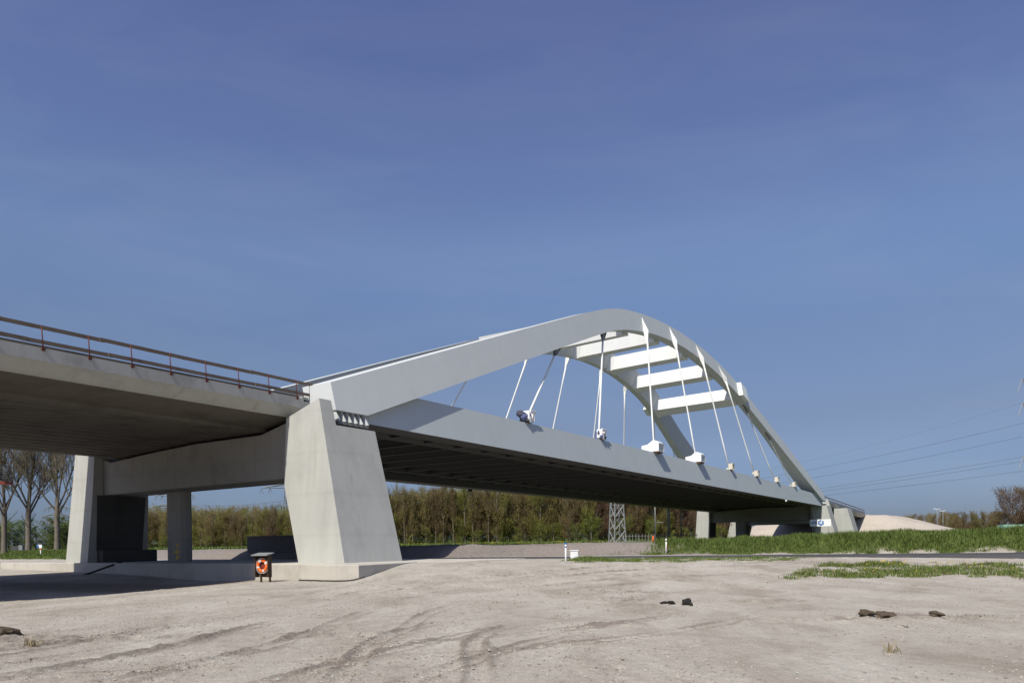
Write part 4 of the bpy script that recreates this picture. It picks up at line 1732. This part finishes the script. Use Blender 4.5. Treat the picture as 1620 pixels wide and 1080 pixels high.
# ------------------------------------------------------------------ vegetation
def bare_tree(seed, H_, lean=0.0):
    """tall bare spring tree: trunk, ascending limbs, branches, fine twigs"""
    rnd = random.Random(seed)
    tr, tw = MB(), MB()

    def grow(p, d, L, r_, lev):
        n_ = 5 if lev < 2 else (4 if lev == 2 else 3)
        pts, rad = [p.copy()], [r_]
        q = p.copy()
        dd = d.copy()
        for i in range(n_):
            dd = (dd + Vector((rnd.uniform(-1, 1), rnd.uniform(-1, 1), rnd.uniform(.05, .9))) * (.10 + .02 * lev)).normalized()
            q = q + dd * L / n_
            pts.append(q.copy())
            rad.append(max(.010, r_ * (1 - .7 * (i + 1) / n_)))
        (tr if lev < 3 else tw).tube(pts, rad, (9, 7, 5, 3, 3, 3)[lev], 0, lev < 3, False)
        if lev >= 4:
            return
        cnt = (0, 12, 10, 8)[lev]
        for k in range(cnt):
            u = .18 + .80 * (k + rnd.random()) / cnt
            i = min(int(u * n_), n_ - 1)
            pp = pts[i].lerp(pts[i + 1], u * n_ - i)
            ang = rnd.uniform(.45, .85)
            az = rnd.uniform(0, 2 * math.pi)
            o_ = dd.orthogonal().normalized()
            o_.rotate(Quaternion(dd, az))
            nd = (dd * math.cos(ang) + o_ * math.sin(ang) + Vector((0, 0, .30))).normalized()
            grow(pp, nd, L * rnd.uniform(.30, .52) * (1.15 - .5 * u), max(rad[i] * .5, .016), lev + 1)
    th = H_ * .30
    pts = [Vector((0, 0, -.3)), Vector((0, 0, .25)), Vector((.06, 0, th * .4)), Vector((.02, .04, th * .7)), Vector((.1 + lean, .05, th))]
    tr.tube(pts, [H_ * .026, H_ * .0185, H_ * .0152, H_ * .0165, H_ * .0135], 11, 0, True, False)
    top = pts[-1]
    grow(top, Vector((lean * .2, 0, 1)).normalized(), H_ * .62, H_ * .0095, 1)
    nl = rnd.choice((5, 6))
    for k in range(nl):
        az = 2 * math.pi * (k + rnd.uniform(-.25, .25)) / nl
        el = rnd.uniform(.85, 1.2)
        d = Vector((math.cos(az) * math.cos(el), math.sin(az) * math.cos(el), math.sin(el)))
        grow(top - Vector((0, 0, rnd.uniform(0, th * .25))), d, H_ * rnd.uniform(.42, .56), H_ * .0062, 1)
    for k in range(2):
        az = rnd.uniform(0, 6.28)
        grow(Vector((0.03, 0, th * rnd.uniform(.45, .7))), Vector((math.cos(az), math.sin(az), .8)).normalized(), H_ * .11, H_ * .003, 3)
    return tr, tw


for i, (x, y, sd, H_, lb) in enumerate(((-67.2, 100, 21, 20.5, 'left bare tree with knobbly trunk at the picture edge'),
                                        (-64.0, 100, 5, 21.0, 'middle bare tree with widely forked limbs on the left grass bank'),
                                        (-60.2, 100, 13, 20.5, 'right bare tree on the left grass bank, nearest the pale pier leg'))):
    z = gz(x, y)
    root = thing('bare_tree', (x, y, z), lb, 'tree', 'bare trees left of the pier')
    tr, tw = bare_tree(sd, H_)
    for mbx, nm, mt in ((tr, 'trunk', M['bark']), (tw, 'twigs', M['barktwig'])):
        ob = mbx.build(nm, mt, None, origin=(0, 0, 0), recalc=False)
        ob.parent = root
        ob.location = (0, 0, 0)


def forest_variant(seed, kind):
    """young woodland tree: stem, ascending branches, fine twig slivers and leaf flecks"""
    rnd = random.Random(seed)
    H_ = 12.0
    wd = {'slim': 1.3, 'mid': 2.0, 'bush': 2.7, 'round': 3.6}[kind]
    cr_, tr = MB(), MB()
    tr.tube([(0, 0, -.3), (.05, .03, H_ * .5), (rnd.uniform(-.2, .2), rnd.uniform(-.2, .2), H_ * .97)], [.15, .085, .02], 5, 0, True, False)
    lobes = []
    for k in range(26 if kind != 'round' else 60):
        z0 = H_ * rnd.uniform(.04, .80)
        az = rnd.uniform(0, 6.28)
        L = wd * rnd.uniform(.5, 1.0)
        up = rnd.uniform(1.2, 2.6)
        tip = Vector((math.cos(az) * L, math.sin(az) * L, min(z0 + L * up, H_ * 1.02)))
        tr.tube([(0.03, 0, z0), (tip.x * .55, tip.y * .55, z0 + (tip.z - z0) * .45), tuple(tip)], [.045, .03, .008], 3, 0, False, False)
        lobes.append((Vector((tip.x * .25, tip.y * .25, z0 + (tip.z - z0) * .2)), tip))
    lobes.append((Vector((0, 0, H_ * .6)), Vector((0, 0, H_ * .99))))
    nF = {'slim': 1300, 'mid': 2100, 'bush': 1200, 'round': 3600}[kind]
    tall = kind != 'bush'
    for k in range(nF):
        a_, b_ = rnd.choice(lobes)
        p = a_.lerp(b_, rnd.random() ** .8) + Vector((rnd.gauss(0, .28), rnd.gauss(0, .28), rnd.gauss(0, .3)))
        if p.z < .3:
            p.z = rnd.uniform(.3, 2.5)
        if rnd.random() < (.66 if tall else .3):
            d = Vector((p.x * .16 + rnd.uniform(-.3, .3), p.y * .16 + rnd.uniform(-.3, .3), 1)).normalized()
            L = rnd.uniform(.5, 1.3)
            s_ = d.cross(Vector((rnd.uniform(-1, 1), rnd.uniform(-1, 1), .1))).normalized() * rnd.uniform(.02, .05)
            cr_.add([p - s_, p + s_, p + d * L], [(0, 1, 2)], 0)
        else:
            q = 1.0 if tall else 1.3
            a = Vector((rnd.uniform(-1, 1), rnd.uniform(-1, 1), rnd.uniform(-1, 1))).normalized() * rnd.uniform(.05, .13) * q
            b = a.orthogonal().normalized() * rnd.uniform(.04, .10) * q
            cr_.add([p - a - b, p + a - b, p + a + b, p - a + b], [(0, 1, 2, 3)], 1)
    return cr_, tr


VAR = []
for kind, m0, m1, seeds in (('slim', 'twig', 'olive', (1, 2, 3)), ('mid', 'twig', 'twig', (4, 5)), ('mid', 'twig_red', 'twig_red', (6, 7)), ('mid', 'olive', 'green', (8,)), ('bush', 'olive', 'green', (9, 10)), ('mid', 'twig', 'olive', (11, 12)), ('bush', 'bushg', 'bushg', (13, 14)), ('round', 'twig_red', 'twig', (15, 16))):
    for sd in seeds:
        c_, t_ = forest_variant(sd, kind)
        meshes = []
        for mbx, nm, mts in ((c_, 'crown', [M[m0], M[m1]]), (t_, 'trunk', [M['bark']])):
            me_ = bpy.data.meshes.new(nm)
            me_.from_pydata(mbx.v, [], mbx.f)
            for q in mts:
                me_.materials.append(q)
            me_.polygons.foreach_set('material_index', mbx.mi)
            me_.update()
            meshes.append(me_)
        VAR.append((kind, m0, meshes, c_, (m0, m1)))


def put_tree(x, y, H_, vi, label, group, name='woodland_tree', wscale=1.0, cat='tree'):
    mc, mt = VAR[vi][2]
    z = gz(x, y)
    root = bpy.data.objects.new(name, None)
    root.empty_display_size = .3
    COL.objects.link(root)
    root.location = (x, y, z - .05)
    k = H_ / 12.0
    root.scale = (k * wscale, k * wscale, k)
    root.rotation_euler = (0, 0, random.uniform(0, 6.28))
    tag(root, label, cat, group)
    for nm, m_ in (('crown', mc), ('trunk', mt)):
        ob = bpy.data.objects.new(nm, m_)
        COL.objects.link(ob)
        ob.parent = root
    return root


random.seed(4)


def sector(x):
    for lim, txt in ((-86, 'left of the square column'), (-57, 'seen between the column and the near pier'), (-22, 'just right of the near pier'), (-6, 'under the near half of the deck'),
                     (22, 'left of the lattice tower'), (35, 'behind the lattice tower'), (47, 'behind the tall poles')):
        if x < lim:
            return txt
    return 'behind the far pier'


KINDL = {'slim': 'slim pale-twigged spring tree', 'twig': 'brown leafless young tree', 'twig_red': 'russet leafless young tree', 'olive': 'olive-budding young tree', 'bush': 'fresh green bush'}


def klabel(vi, x):
    kind, m0 = VAR[vi][:2]
    return KINDL[kind if kind in ('slim', 'bush') else m0] + ' in the woodland edge, ' + sector(x)


def wood_height(x):
    return 10.6 + 3.9 * float(smooth(-62, -14, np.array([x]))[0]) - 3.2 * float(smooth(26, 52, np.array([x]))[0]) - 6.2 * float(smooth(54, 64, np.array([x]))[0])


def wood_line(x):
    return max(0, -x - 50) * .35


def pick(x):
    r_ = random.random()
    if x > 22 and r_ < .65:
        return random.choice((5, 6))
    if r_ < .16:
        return random.choice((0, 1, 2))
    if r_ < .66:
        return random.choice((3, 4, 10, 11))
    if r_ < .84:
        return random.choice((10, 11))
    return 7


# front rank of the wood: single trees
for i in range(90):
    u = (i + random.uniform(-.4, .4)) / 90
    x = -108 + 170 * u
    vi = pick(x)
    put_tree(x, 196 + random.uniform(-2.5, 2.5) + wood_line(x), wood_height(x) + random.uniform(-2.6, .6), vi, klabel(vi, x), 'trees along the front of the wood', wscale=random.uniform(1.0, 1.5))
# green understorey
for i in range(34):
    x = -100 + 161 * (i + random.random()) / 34
    big = 2.6 if 2 < x < 36 else 0
    vi = random.choice((8, 9)) if big or random.random() < .6 else 7
    put_tree(x, 191 + random.uniform(-2, 2) + wood_line(x), random.uniform(2.6, 4.6) + big, vi, ('larger' if big else 'low') + ' green bush edging the wood, ' + sector(x), 'bushes under the wood', 'shrub', random.uniform(1.5, 2.3), 'bush')
# feathery taller trees
for x, h_ in ((-33.5, 16.2), (-31.6, 15.2), (-29.6, 16.6), (-27.4, 15.2), (-25.3, 14.4), (-22, 16.0), (-17.5, 17.0), (-15, 16.2), (-10, 17.2), (-6, 16.6)):
    put_tree(x, 193.5 + random.uniform(-1, 1), h_, random.choice((0, 1, 2)), 'feathery tall tree topping the wood ' + ('close to the near pier edge' if x < -24 else 'below the deck'), 'feathery trees in front of the wood', 'tall_tree', .8)

# the wood behind reads as one mass
acc = {}
for y0, n_ in ((198.5, 135), (202, 125), (208, 80), (198, -120), (203, -100), (210, -130)):
    low = n_ < 0
    n_ = abs(n_)
    for i in range(n_):
        x = -112 + 175 * (i + random.uniform(-.4, .4)) / n_
        vi = pick(x) if not low else random.choice((8, 9, 7))
        cm, mts = VAR[vi][3], VAR[vi][4]
        k = (wood_height(x) + random.uniform(-1.0, 1.0) + (y0 - 200) * .05) / 12.0
        kw = k * random.uniform(1.05, 1.5)
        if low:
            k = random.uniform(2.6, 4.4) / 12.0
            kw = k * random.uniform(1.6, 2.4)
        yy = y0 + random.uniform(-2.5, 2.5) + wood_line(x)
        zz = gz(x, yy)
        an = random.uniform(0, 6.28)
        ca, sa = math.cos(an), math.sin(an)
        V = np.array(cm.v)
        keep = .5 if y0 < 205 else .38
        Vt = np.stack([x + (V[:, 0] * ca - V[:, 1] * sa) * kw, yy + (V[:, 0] * sa + V[:, 1] * ca) * kw, zz + V[:, 2] * k], 1)
        acc.setdefault('v', []).append(Vt)
        off = acc.get('n', 0)
        for f_, mi in zip(cm.f, cm.mi):
            if random.random() > keep:
                continue
            acc.setdefault(len(f_), []).append(tuple(q + off for q in f_))
            acc.setdefault('m%d' % len(f_), []).append(mts[mi])
        acc['n'] = off + len(V)
Vall = np.concatenate(acc['v'])
me_ = bpy.data.meshes.new('woodland')
T3, T4 = np.array(acc[3]), np.array(acc[4])
me_.vertices.add(len(Vall))
me_.vertices.foreach_set('co', (Vall - np.array([0, 205, 0])).ravel())
lp = np.concatenate([T3.ravel(), T4.ravel()]).astype(np.int32)
me_.loops.add(len(lp))
me_.loops.foreach_set('vertex_index', lp)
me_.polygons.add(len(T3) + len(T4))
me_.polygons.foreach_set('loop_start', np.concatenate([np.arange(len(T3)) * 3, len(T3) * 3 + np.arange(len(T4)) * 4]).astype(np.int32))
me_.polygons.foreach_set('loop_total', np.concatenate([np.full(len(T3), 3), np.full(len(T4), 4)]).astype(np.int32))
names = ['twig', 'twig_red', 'olive', 'green']
for q in names:
    me_.materials.append(M[q])
me_.polygons.foreach_set('material_index', np.array([names.index(q) for q in acc['m3'] + acc['m4']], np.int32))
me_.update(calc_edges=True)
wood_o = bpy.data.objects.new('woodland', me_)
COL.objects.link(wood_o)
wood_o.location = (0, 205, 0)
tag(wood_o, 'dense brown spring woodland behind the front rank of trees', 'woodland', None, 'stuff')

# left hedge and bushes behind the bare trees
for i in range(30):
    x = -114 + 1.25 * i + random.uniform(-1, 1)
    y = 150 + random.uniform(-6, 10)
    put_tree(x, y, random.uniform(3.5, 6.8), random.choice((12, 13)), ('round green bush behind the left bare trees' if x < -88 else 'round green bush behind the pale pier leg'), 'bushes behind the bare trees', 'shrub', random.uniform(1.6, 2.4), 'bush')
# right background: low strip and big round bare trees
for i in range(56):
    x = 158 + 58 * (i + random.random()) / 56
    y = 300 + random.uniform(-8, 12)
    vi = random.choice((3, 4, 10, 11, 12))
    put_tree(x, y, random.uniform(8.0, 10.2), vi, 'low tree in the distant strip ' + ('just right of the sand heap' if x < 176 else 'midway between sand heap and round trees' if x < 190 else 'at the foot of the big round trees'), 'low trees right of the sand heap', 'low_tree', random.uniform(1.2, 1.7))
for x, y, h_, lb in ((193.5, 292, 18.0, 'big round bare tree at the right edge, left of its taller neighbour'),
                     (199.5, 290, 18.2, 'big round bare tree nearest the right picture edge'),
                     (207.5, 293, 17.6, 'big round bare tree partly beyond the right picture edge')):
    put_tree(x, y, h_, random.choice((14, 15)), lb, 'big round trees at right', 'round_tree', 1.15)


# grass: many blades in one object per patch
def blades(name, pts, hmin, hmax, label, mat, width=.02, lean=.35, seed=1, per=1):
    rs = np.random.RandomState(seed)
    n_ = len(pts)
    h_ = rs.uniform(hmin, hmax, n_)
    if pts.shape[1] > 3:
        h_ = h_ * pts[:, 3]
    az = rs.uniform(0, 2 * np.pi, n_)
    lx, ly = np.cos(az), np.sin(az)
    ln = rs.uniform(.1, lean, n_) * h_
    w_ = rs.uniform(.6, 1.4, n_) * width
    bx_, by_ = -ly * w_, lx * w_
    a = pts[:, :3].copy()
    a[:, 2] -= .03
    v0 = a + np.stack([bx_, by_, 0 * bx_], 1)
    v1 = a - np.stack([bx_, by_, 0 * bx_], 1)
    m_ = a + np.stack([lx * ln * .4, ly * ln * .4, h_ * .6], 1)
    v2 = m_ - np.stack([bx_, by_, 0 * bx_], 1) * .8
    v3 = m_ + np.stack([bx_, by_, 0 * bx_], 1) * .8
    v4 = a + np.stack([lx * ln, ly * ln, h_], 1)
    V = np.stack([v0, v1, v2, v3, v4], 1).reshape(-1, 3)
    o_ = pts[:, :3].mean(0)
    me_ = bpy.data.meshes.new(name)
    V = V - o_
    me_.vertices.add(len(V))
    me_.vertices.foreach_set('co', V.ravel())
    b = (np.arange(n_) * 5)[:, None]
    loops = np.concatenate([b + np.array([[0, 1, 2, 3]]), b + np.array([[3, 2, 4]])], 1)
    me_.loops.add(n_ * 7)
    me_.loops.foreach_set('vertex_index', loops.ravel().astype(np.int32))
    me_.polygons.add(n_ * 2)
    st_ = np.stack([np.arange(n_) * 7, np.arange(n_) * 7 + 4], 1).ravel()
    me_.polygons.foreach_set('loop_start', st_.astype(np.int32))
    me_.polygons.foreach_set('loop_total', np.tile([4, 3], n_).astype(np.int32))
    me_.update(calc_edges=True)
    me_.materials.append(mat)
    ob = bpy.data.objects.new(name, me_)
    COL.objects.link(ob)
    ob.location = o_
    tag(ob, label, 'grass', None, 'stuff')
    return ob


def in_poly(x, y, poly):
    c = np.zeros(x.shape, bool)
    j = len(poly) - 1
    for i in range(len(poly)):
        xi, yi = poly[i]
        xj, yj = poly[j]
        c ^= ((yi > y) != (yj > y)) & (x < (xj - xi) * (y - yi) / (yj - yi + 1e-12) + xi)
        j = i
    return c


rs = np.random.RandomState(5)
# bank beyond the road
n_ = 190000
t_ = rs.uniform(-74, -9, n_)
e_ = .15 + 6.0 * rs.rand(n_) ** 1.5
s_ = np.interp(t_, SBT, SBS) + e_
X, Y = PX + s_ * SU - t_ * CU, PY + s_ * CU + t_ * SU
dens = smooth(.1, .9, e_ + (vnoise(X * .7, Y * .7, 40) - .5) * 1.2 + (vnoise(X * 2.7, Y * 2.7, 47) - .5) * .9) * smooth(-9, -15, t_ + (vnoise(X * .4, Y * .4, 41) - .5) * 8) * (.4 + .6 * (vnoise(X * 1.3, Y * 1.3, 44) > .3))
kp = rs.rand(n_) < dens
Z = terrain(X, Y)[0]
hs_ = (.45 + .75 * vnoise(X * .6, Y * .6, 45) + .45 * vnoise(X * 2.2, Y * 2.2, 46)) * (.45 + .55 * smooth(.3, 2.4, e_))
pts = np.stack([X, Y, Z, hs_], 1)[kp]
blades('grass_bank', pts, .12, .42, 'tall green grass on the bank beyond the asphalt road', M['grass'], .016, .8, 2)


def clumps(poly, box, n_cl, n_bl, rmin, rmax, seed, edge=1.5):
    """blades gathered in loose clumps inside a wobbly outline: x, y, z, height factor"""
    r_ = np.random.RandomState(seed)
    cx_ = r_.uniform(box[0], box[1], n_cl * 4)
    cy_ = r_.uniform(box[2], box[3], n_cl * 4)
    ok = in_poly(cx_ + edge * (vnoise(cx_ * .8, cy_ * .8, 80) - .5), cy_ + edge * (vnoise(cx_ * .8, cy_ * .8, 82) - .5), poly)
    cx_, cy_ = cx_[ok][:n_cl], cy_[ok][:n_cl]
    X_, Y_, H_ = [], [], []
    for a, b in zip(cx_, cy_):
        rad = r_.uniform(rmin, rmax) * r_.uniform(.6, 1.0)
        k = int(n_bl * (rad / rmax) ** 2 * r_.uniform(.5, 1.3)) + 6
        an = r_.uniform(0, 6.28, k)
        q = rad * np.sqrt(r_.rand(k)) * r_.uniform(.6, 1.1, k)
        X_.append(a + q * np.cos(an) * 1.4)
        Y_.append(b + q * np.sin(an))
        H_.append(np.full(k, r_.uniform(.5, 1.35)) * (1.15 - .6 * q / rad))
    X_, Y_, H_ = map(np.concatenate, (X_, Y_, H_))
    return np.stack([X_, Y_, terrain(X_, Y_)[0], H_], 1)


# roadside strip by the white cabinet
poly = [(3.2, 44.0), (3.3, 39.8), (6.1, 38.8), (9.2, 39.6), (14.5, 38.6), (16, 40.4), (10, 43.4), (6.9, 44.0), (4.6, 45.0)]
pts = clumps(poly, (3, 16.5, 38, 45.5), 260, 230, .25, .8, 31, 1.8)
pts[:, 3] *= .6 + .6 * np.exp(-((pts[:, 0] - 4.2) / 1.2) ** 2)
blades('grass_strip', pts, .07, .22, 'short green grass strip between the sand and the road, by the white cabinet', M['grass'], .013, .8, 3)
# foreground clumps with dandelions
poly = [(9.6, 31.0), (10.8, 30.0), (12.7, 31.2), (14.9, 30.6), (15.2, 29.6), (17.2, 30.2), (18.2, 28.6), (20.0, 27.6), (26.5, 27.4), (27, 34.5), (22.5, 35.0), (19, 34.0), (18.2, 36.0), (15.2, 34.8), (12.9, 33.2)]
pts = clumps(poly, (9, 27.5, 27, 36.5), 330, 330, .18, .75, 32, 2.6)
blades('grass_clump', pts, .08, .25, 'ragged grass clumps with dandelions on the sand at right', M['grass'], .012, .9, 4)
kp = rs.rand(len(pts)) < .16
q_ = pts[kp].copy()
blades('straw_blades', q_, .08, .26, 'straw-coloured dead blades among the grass clumps at right', M['drygrass'], .009, 1.0, 14)
# thin weeds spread over the sand
x = rs.uniform(-6, 24, 260)
y = rs.uniform(16, 38, 260)
kp = vnoise(x * .35, y * .35, 90) > .58
wx_ = np.repeat(x[kp], 9) + rs.normal(0, .07, kp.sum() * 9)
wy_ = np.repeat(y[kp], 9) + rs.normal(0, .06, kp.sum() * 9)
pts = np.stack([wx_, wy_, terrain(wx_, wy_)[0]], 1)
blades('sparse_weeds', pts, .03, .10, 'sparse weeds dotted over the trampled sand', M['grass'], .008, 1.0, 15)
# scattered dry tufts
tx, ty = [], []
for (cx1, cy1, n1) in ((5.62, 11.26, 26), (5.72, 11.4, 12), (9.2, 11.7, 14), (10.8, 12.3, 10), (-8.75, 13.7, 60), (13.5, 14.5, 16), (7.9, 9.6, 10)):
    tx.append(rs.normal(cx1, .08, n1))
    ty.append(rs.normal(cy1, .06, n1))
x, y = np.concatenate(tx), np.concatenate(ty)
pts = np.stack([x, y, terrain(x, y)[0]], 1)
blades('dry_tufts', pts, .08, .24, 'small dry grass tufts scattered on the foreground sand', M['drygrass'], .007, .9, 5)
# left bank grass
n_ = 40000
t_ = rs.uniform(44, 95, n_)
s_ = np.interp(t_, SBT, SBS) + rs.uniform(-1.0, 7, n_)
X, Y = PX + s_ * SU - t_ * CU, PY + s_ * CU + t_ * SU
pts = np.stack([X, Y, terrain(X, Y)[0]], 1)
blades('left_grass_bank', pts, .15, .4, 'green grass bank at the feet of the bare trees', M['grass'], .05, .5, 6)
# field margin in front of the wood
n_ = 26000
X, Y = rs.uniform(-95, 60, n_), rs.uniform(176, 190, n_)
pts = np.stack([X, Y, terrain(X, Y)[0]], 1)
blades('field_margin', pts, .3, .8, 'green and yellow field margin along the foot of the woodland belt', M['grass'], .12, .5, 7)


def blooms(name, X, Y, zoff, r_, label):
    mb = MB()
    Z = terrain(X, Y)[0]
    for x, y, z in zip(X, Y, Z):
        ring = [Vector((x + r_ * math.cos(a), y + r_ * math.sin(a), z + zoff)) for a in [k * math.pi / 3 for k in range(6)]]
        mb.add(ring + [Vector((x, y, z + zoff + r_ * .6)), Vector((x, y, z + zoff - r_ * .7))], [(i, (i + 1) % 6, 6) for i in range(6)] + [((i + 1) % 6, i, 7) for i in range(6)])
    o = mb.build(name, M['flower'], None, recalc=False)
    tag(o, label, 'flowers', None, 'stuff')


x = np.concatenate([rs.normal(17.4, .5, 16), rs.normal(19.5, .5, 9), rs.normal(24.2, .6, 5), rs.uniform(14, 26, 10)])
y = np.concatenate([rs.normal(34.6, .5, 16), rs.normal(34.0, .5, 9), rs.normal(34, .5, 5), rs.uniform(30, 34, 10)])
blooms('dandelions', x, y, .22, .035, 'yellow dandelion heads in the right-hand grass clumps')
x = np.concatenate([rs.normal(c, s__, k) for c, s__, k in ((-28, 2.2, 22), (-22, 1.6, 14), (-9, 2.5, 30), (-4, 1.4, 26), (2, 1.2, 24), (11.5, .9, 24), (20, 1.0, 8), (-46, 5, 12))])
y = rs.uniform(177, 184, len(x))
blooms('rape_flowers', x, y, .6, .11, 'yellow flowers dotted along the foot of the woodland belt')


# ------------------------------------------------------------------ stones, lumps, sods
def lump(name, x, y, r_, mat, label, cat, seed, flat=.7, group=None):
    rnd = random.Random(seed)
    bm = bmesh.new()
    bmesh.ops.create_icosphere(bm, subdivisions=3, radius=r_)
    off = [rnd.uniform(0, 9) for _ in range(3)]
    for v_ in bm.verts:
        n1 = math.sin(v_.co.x * 9 / r_ * .33 + off[0]) * math.sin(v_.co.y * 8 / r_ * .33 + off[1]) + .6 * math.sin(v_.co.z * 14 / r_ * .33 + off[2] + v_.co.x * 11 / r_ * .3)
        v_.co *= 1 + .22 * n1 + rnd.uniform(-.09, .09)
        v_.co.z *= flat
    me_ = bpy.data.meshes.new(name)
    bm.to_mesh(me_)
    bm.free()
    me_.materials.append(mat)
    o = bpy.data.objects.new(name, me_)
    COL.objects.link(o)
    o.location = (x, y, gzd(x, y) + r_ * flat * .45)
    tag(o, label, cat, group)
    return o


lump('asphalt_lump', 4.66, 20.25, .16, M['lump'], 'largest black asphalt lump on the sand right of the middle', 'rubble', 1, .75, 'black lumps on the sand')
lump('asphalt_lump', 4.35, 20.75, .12, M['lump'], 'flat black lump just left of the largest one', 'rubble', 2, .5, 'black lumps on the sand')
lump('asphalt_lump', 4.15, 20.8, .09, M['lump'], 'leftmost small black lump of the row of lumps', 'rubble', 3, .6, 'black lumps on the sand')
lump('asphalt_lump', 4.70, 19.95, .05, M['lump'], 'tiny black lump in front of the largest one', 'rubble', 4, .7, 'black lumps on the sand')
for i, (x, y, r_, lb) in enumerate(((7.95, 16.15, .22, 'upturned dark sod of soil and roots, biggest on the sand at right'),
                                    (7.45, 15.95, .16, 'dark sod just left of the biggest upturned sod'),
                                    (8.9, 15.9, .15, 'dark sod right of the biggest upturned sod'),
                                    (-10.1, 14.9, .34, 'dark earth clod cut by the left picture edge'),
                                    (13.3, 19.0, .14, 'low dark sod on the sand further right'))):
    lump('earth_sod', x, y, r_, M['sod'], lb, 'clod', 20 + i, .45, 'earth sods on the sand')
lump('pale_stone', 7.46, 14.5, .10, M['stone'], 'pale stone lying before the biggest upturned sod', 'stone', 40, .6)

mb = MB()
rs2 = np.random.RandomState(17)
base = np.array([(1, 0, 0), (-1, 0, 0), (0, 1, 0), (0, -1, 0), (0, 0, 1), (0, 0, -1)], float)
FC = np.array([(0, 2, 4), (2, 1, 4), (1, 3, 4), (3, 0, 4), (2, 0, 5), (1, 2, 5), (3, 1, 5), (0, 3, 5)])


def scatter(name, X, Y, rr, mats, label, cat, sink=.3, flat=.7):
    n_ = len(X)
    Z = terrain(X, Y)[0]
    az = rs2.uniform(0, 6.28, n_)
    ca, sa = np.cos(az)[:, None], np.sin(az)[:, None]
    jit = rs2.uniform(.55, 1.35, (n_, 6))
    bx = base[None, :, 0] * ca - base[None, :, 1] * sa
    by_ = base[None, :, 0] * sa + base[None, :, 1] * ca
    V = np.stack([X[:, None] + bx * rr[:, None] * jit, Y[:, None] + by_ * rr[:, None] * jit, Z[:, None] + sink * rr[:, None] + base[None, :, 2] * rr[:, None] * flat * jit], -1).reshape(-1, 3)
    F = (FC[None] + (np.arange(n_) * 6)[:, None, None]).reshape(-1, 3)
    me_ = bpy.data.meshes.new(name)
    o_ = np.array([X.mean(), Y.mean(), 0])
    me_.from_pydata((V - o_).tolist(), [], F.tolist())
    for q in mats:
        me_.materials.append(q)
    me_.polygons.foreach_set('material_index', np.repeat(rs2.randint(0, len(mats), n_), 8).astype(np.int32))
    me_.update()
    ob = bpy.data.objects.new(name, me_)
    COL.objects.link(ob)
    ob.location = o_
    tag(ob, label, cat, None, 'stuff')


n_ = 2400
d_ = 8 + 28 * rs2.rand(n_) ** 1.4
a_ = rs2.uniform(-.62, .64, n_)
scatter('pebbles', d_ * np.tan(a_), d_, .006 + .022 * rs2.rand(n_) ** 4, [M['stone'], M['stone'], M['concrete']], 'pebbles and shell fragments scattered over the foreground sand', 'pebbles')
# crumbled clods, thick along the tracks and the torn spots
cx, cy = [], []
for pts_, hg, dep in TRACKS:
    ln = np.array(smooth_line(pts_))
    for _ in range(2600):
        i = rs2.randint(0, len(ln) - 1)
        p = ln[i] + (ln[i + 1] - ln[i]) * rs2.rand()
        d = ln[i + 1] - ln[i]
        d = d / np.hypot(*d)
        q = (hg * rs2.choice((-1, 1)) + rs2.normal(0, .28))
        cx.append(p[0] - d[1] * q)
        cy.append(p[1] + d[0] * q)
for x, y, rx, ry in SPOTS:
    if rx > 5:
        continue
    k_ = int(260 * rx * ry + 60)
    cx += list(rs2.normal(x, rx * .6, k_))
    cy += list(rs2.normal(y, ry * .6, k_))
k_ = 26000
d_ = 8 + 30 * rs2.rand(k_) ** 1.2
cx += list(d_ * np.tan(rs2.uniform(-.62, .64, k_)))
cy += list(d_)
cx, cy = np.array(cx), np.array(cy)
kp = (cy > 7) & (vnoise(cx * .8, cy * .45, 71) > rs2.uniform(.25, .65, len(cx)))
cx, cy = cx[kp], cy[kp]
scatter('sand_clods', cx, cy, .006 + .024 * rs2.rand(len(cx)) ** 3.2, [M['clod'], M['clod_dark']], 'crumbled clods of sand along the wheel tracks', 'clods', .1, .6)
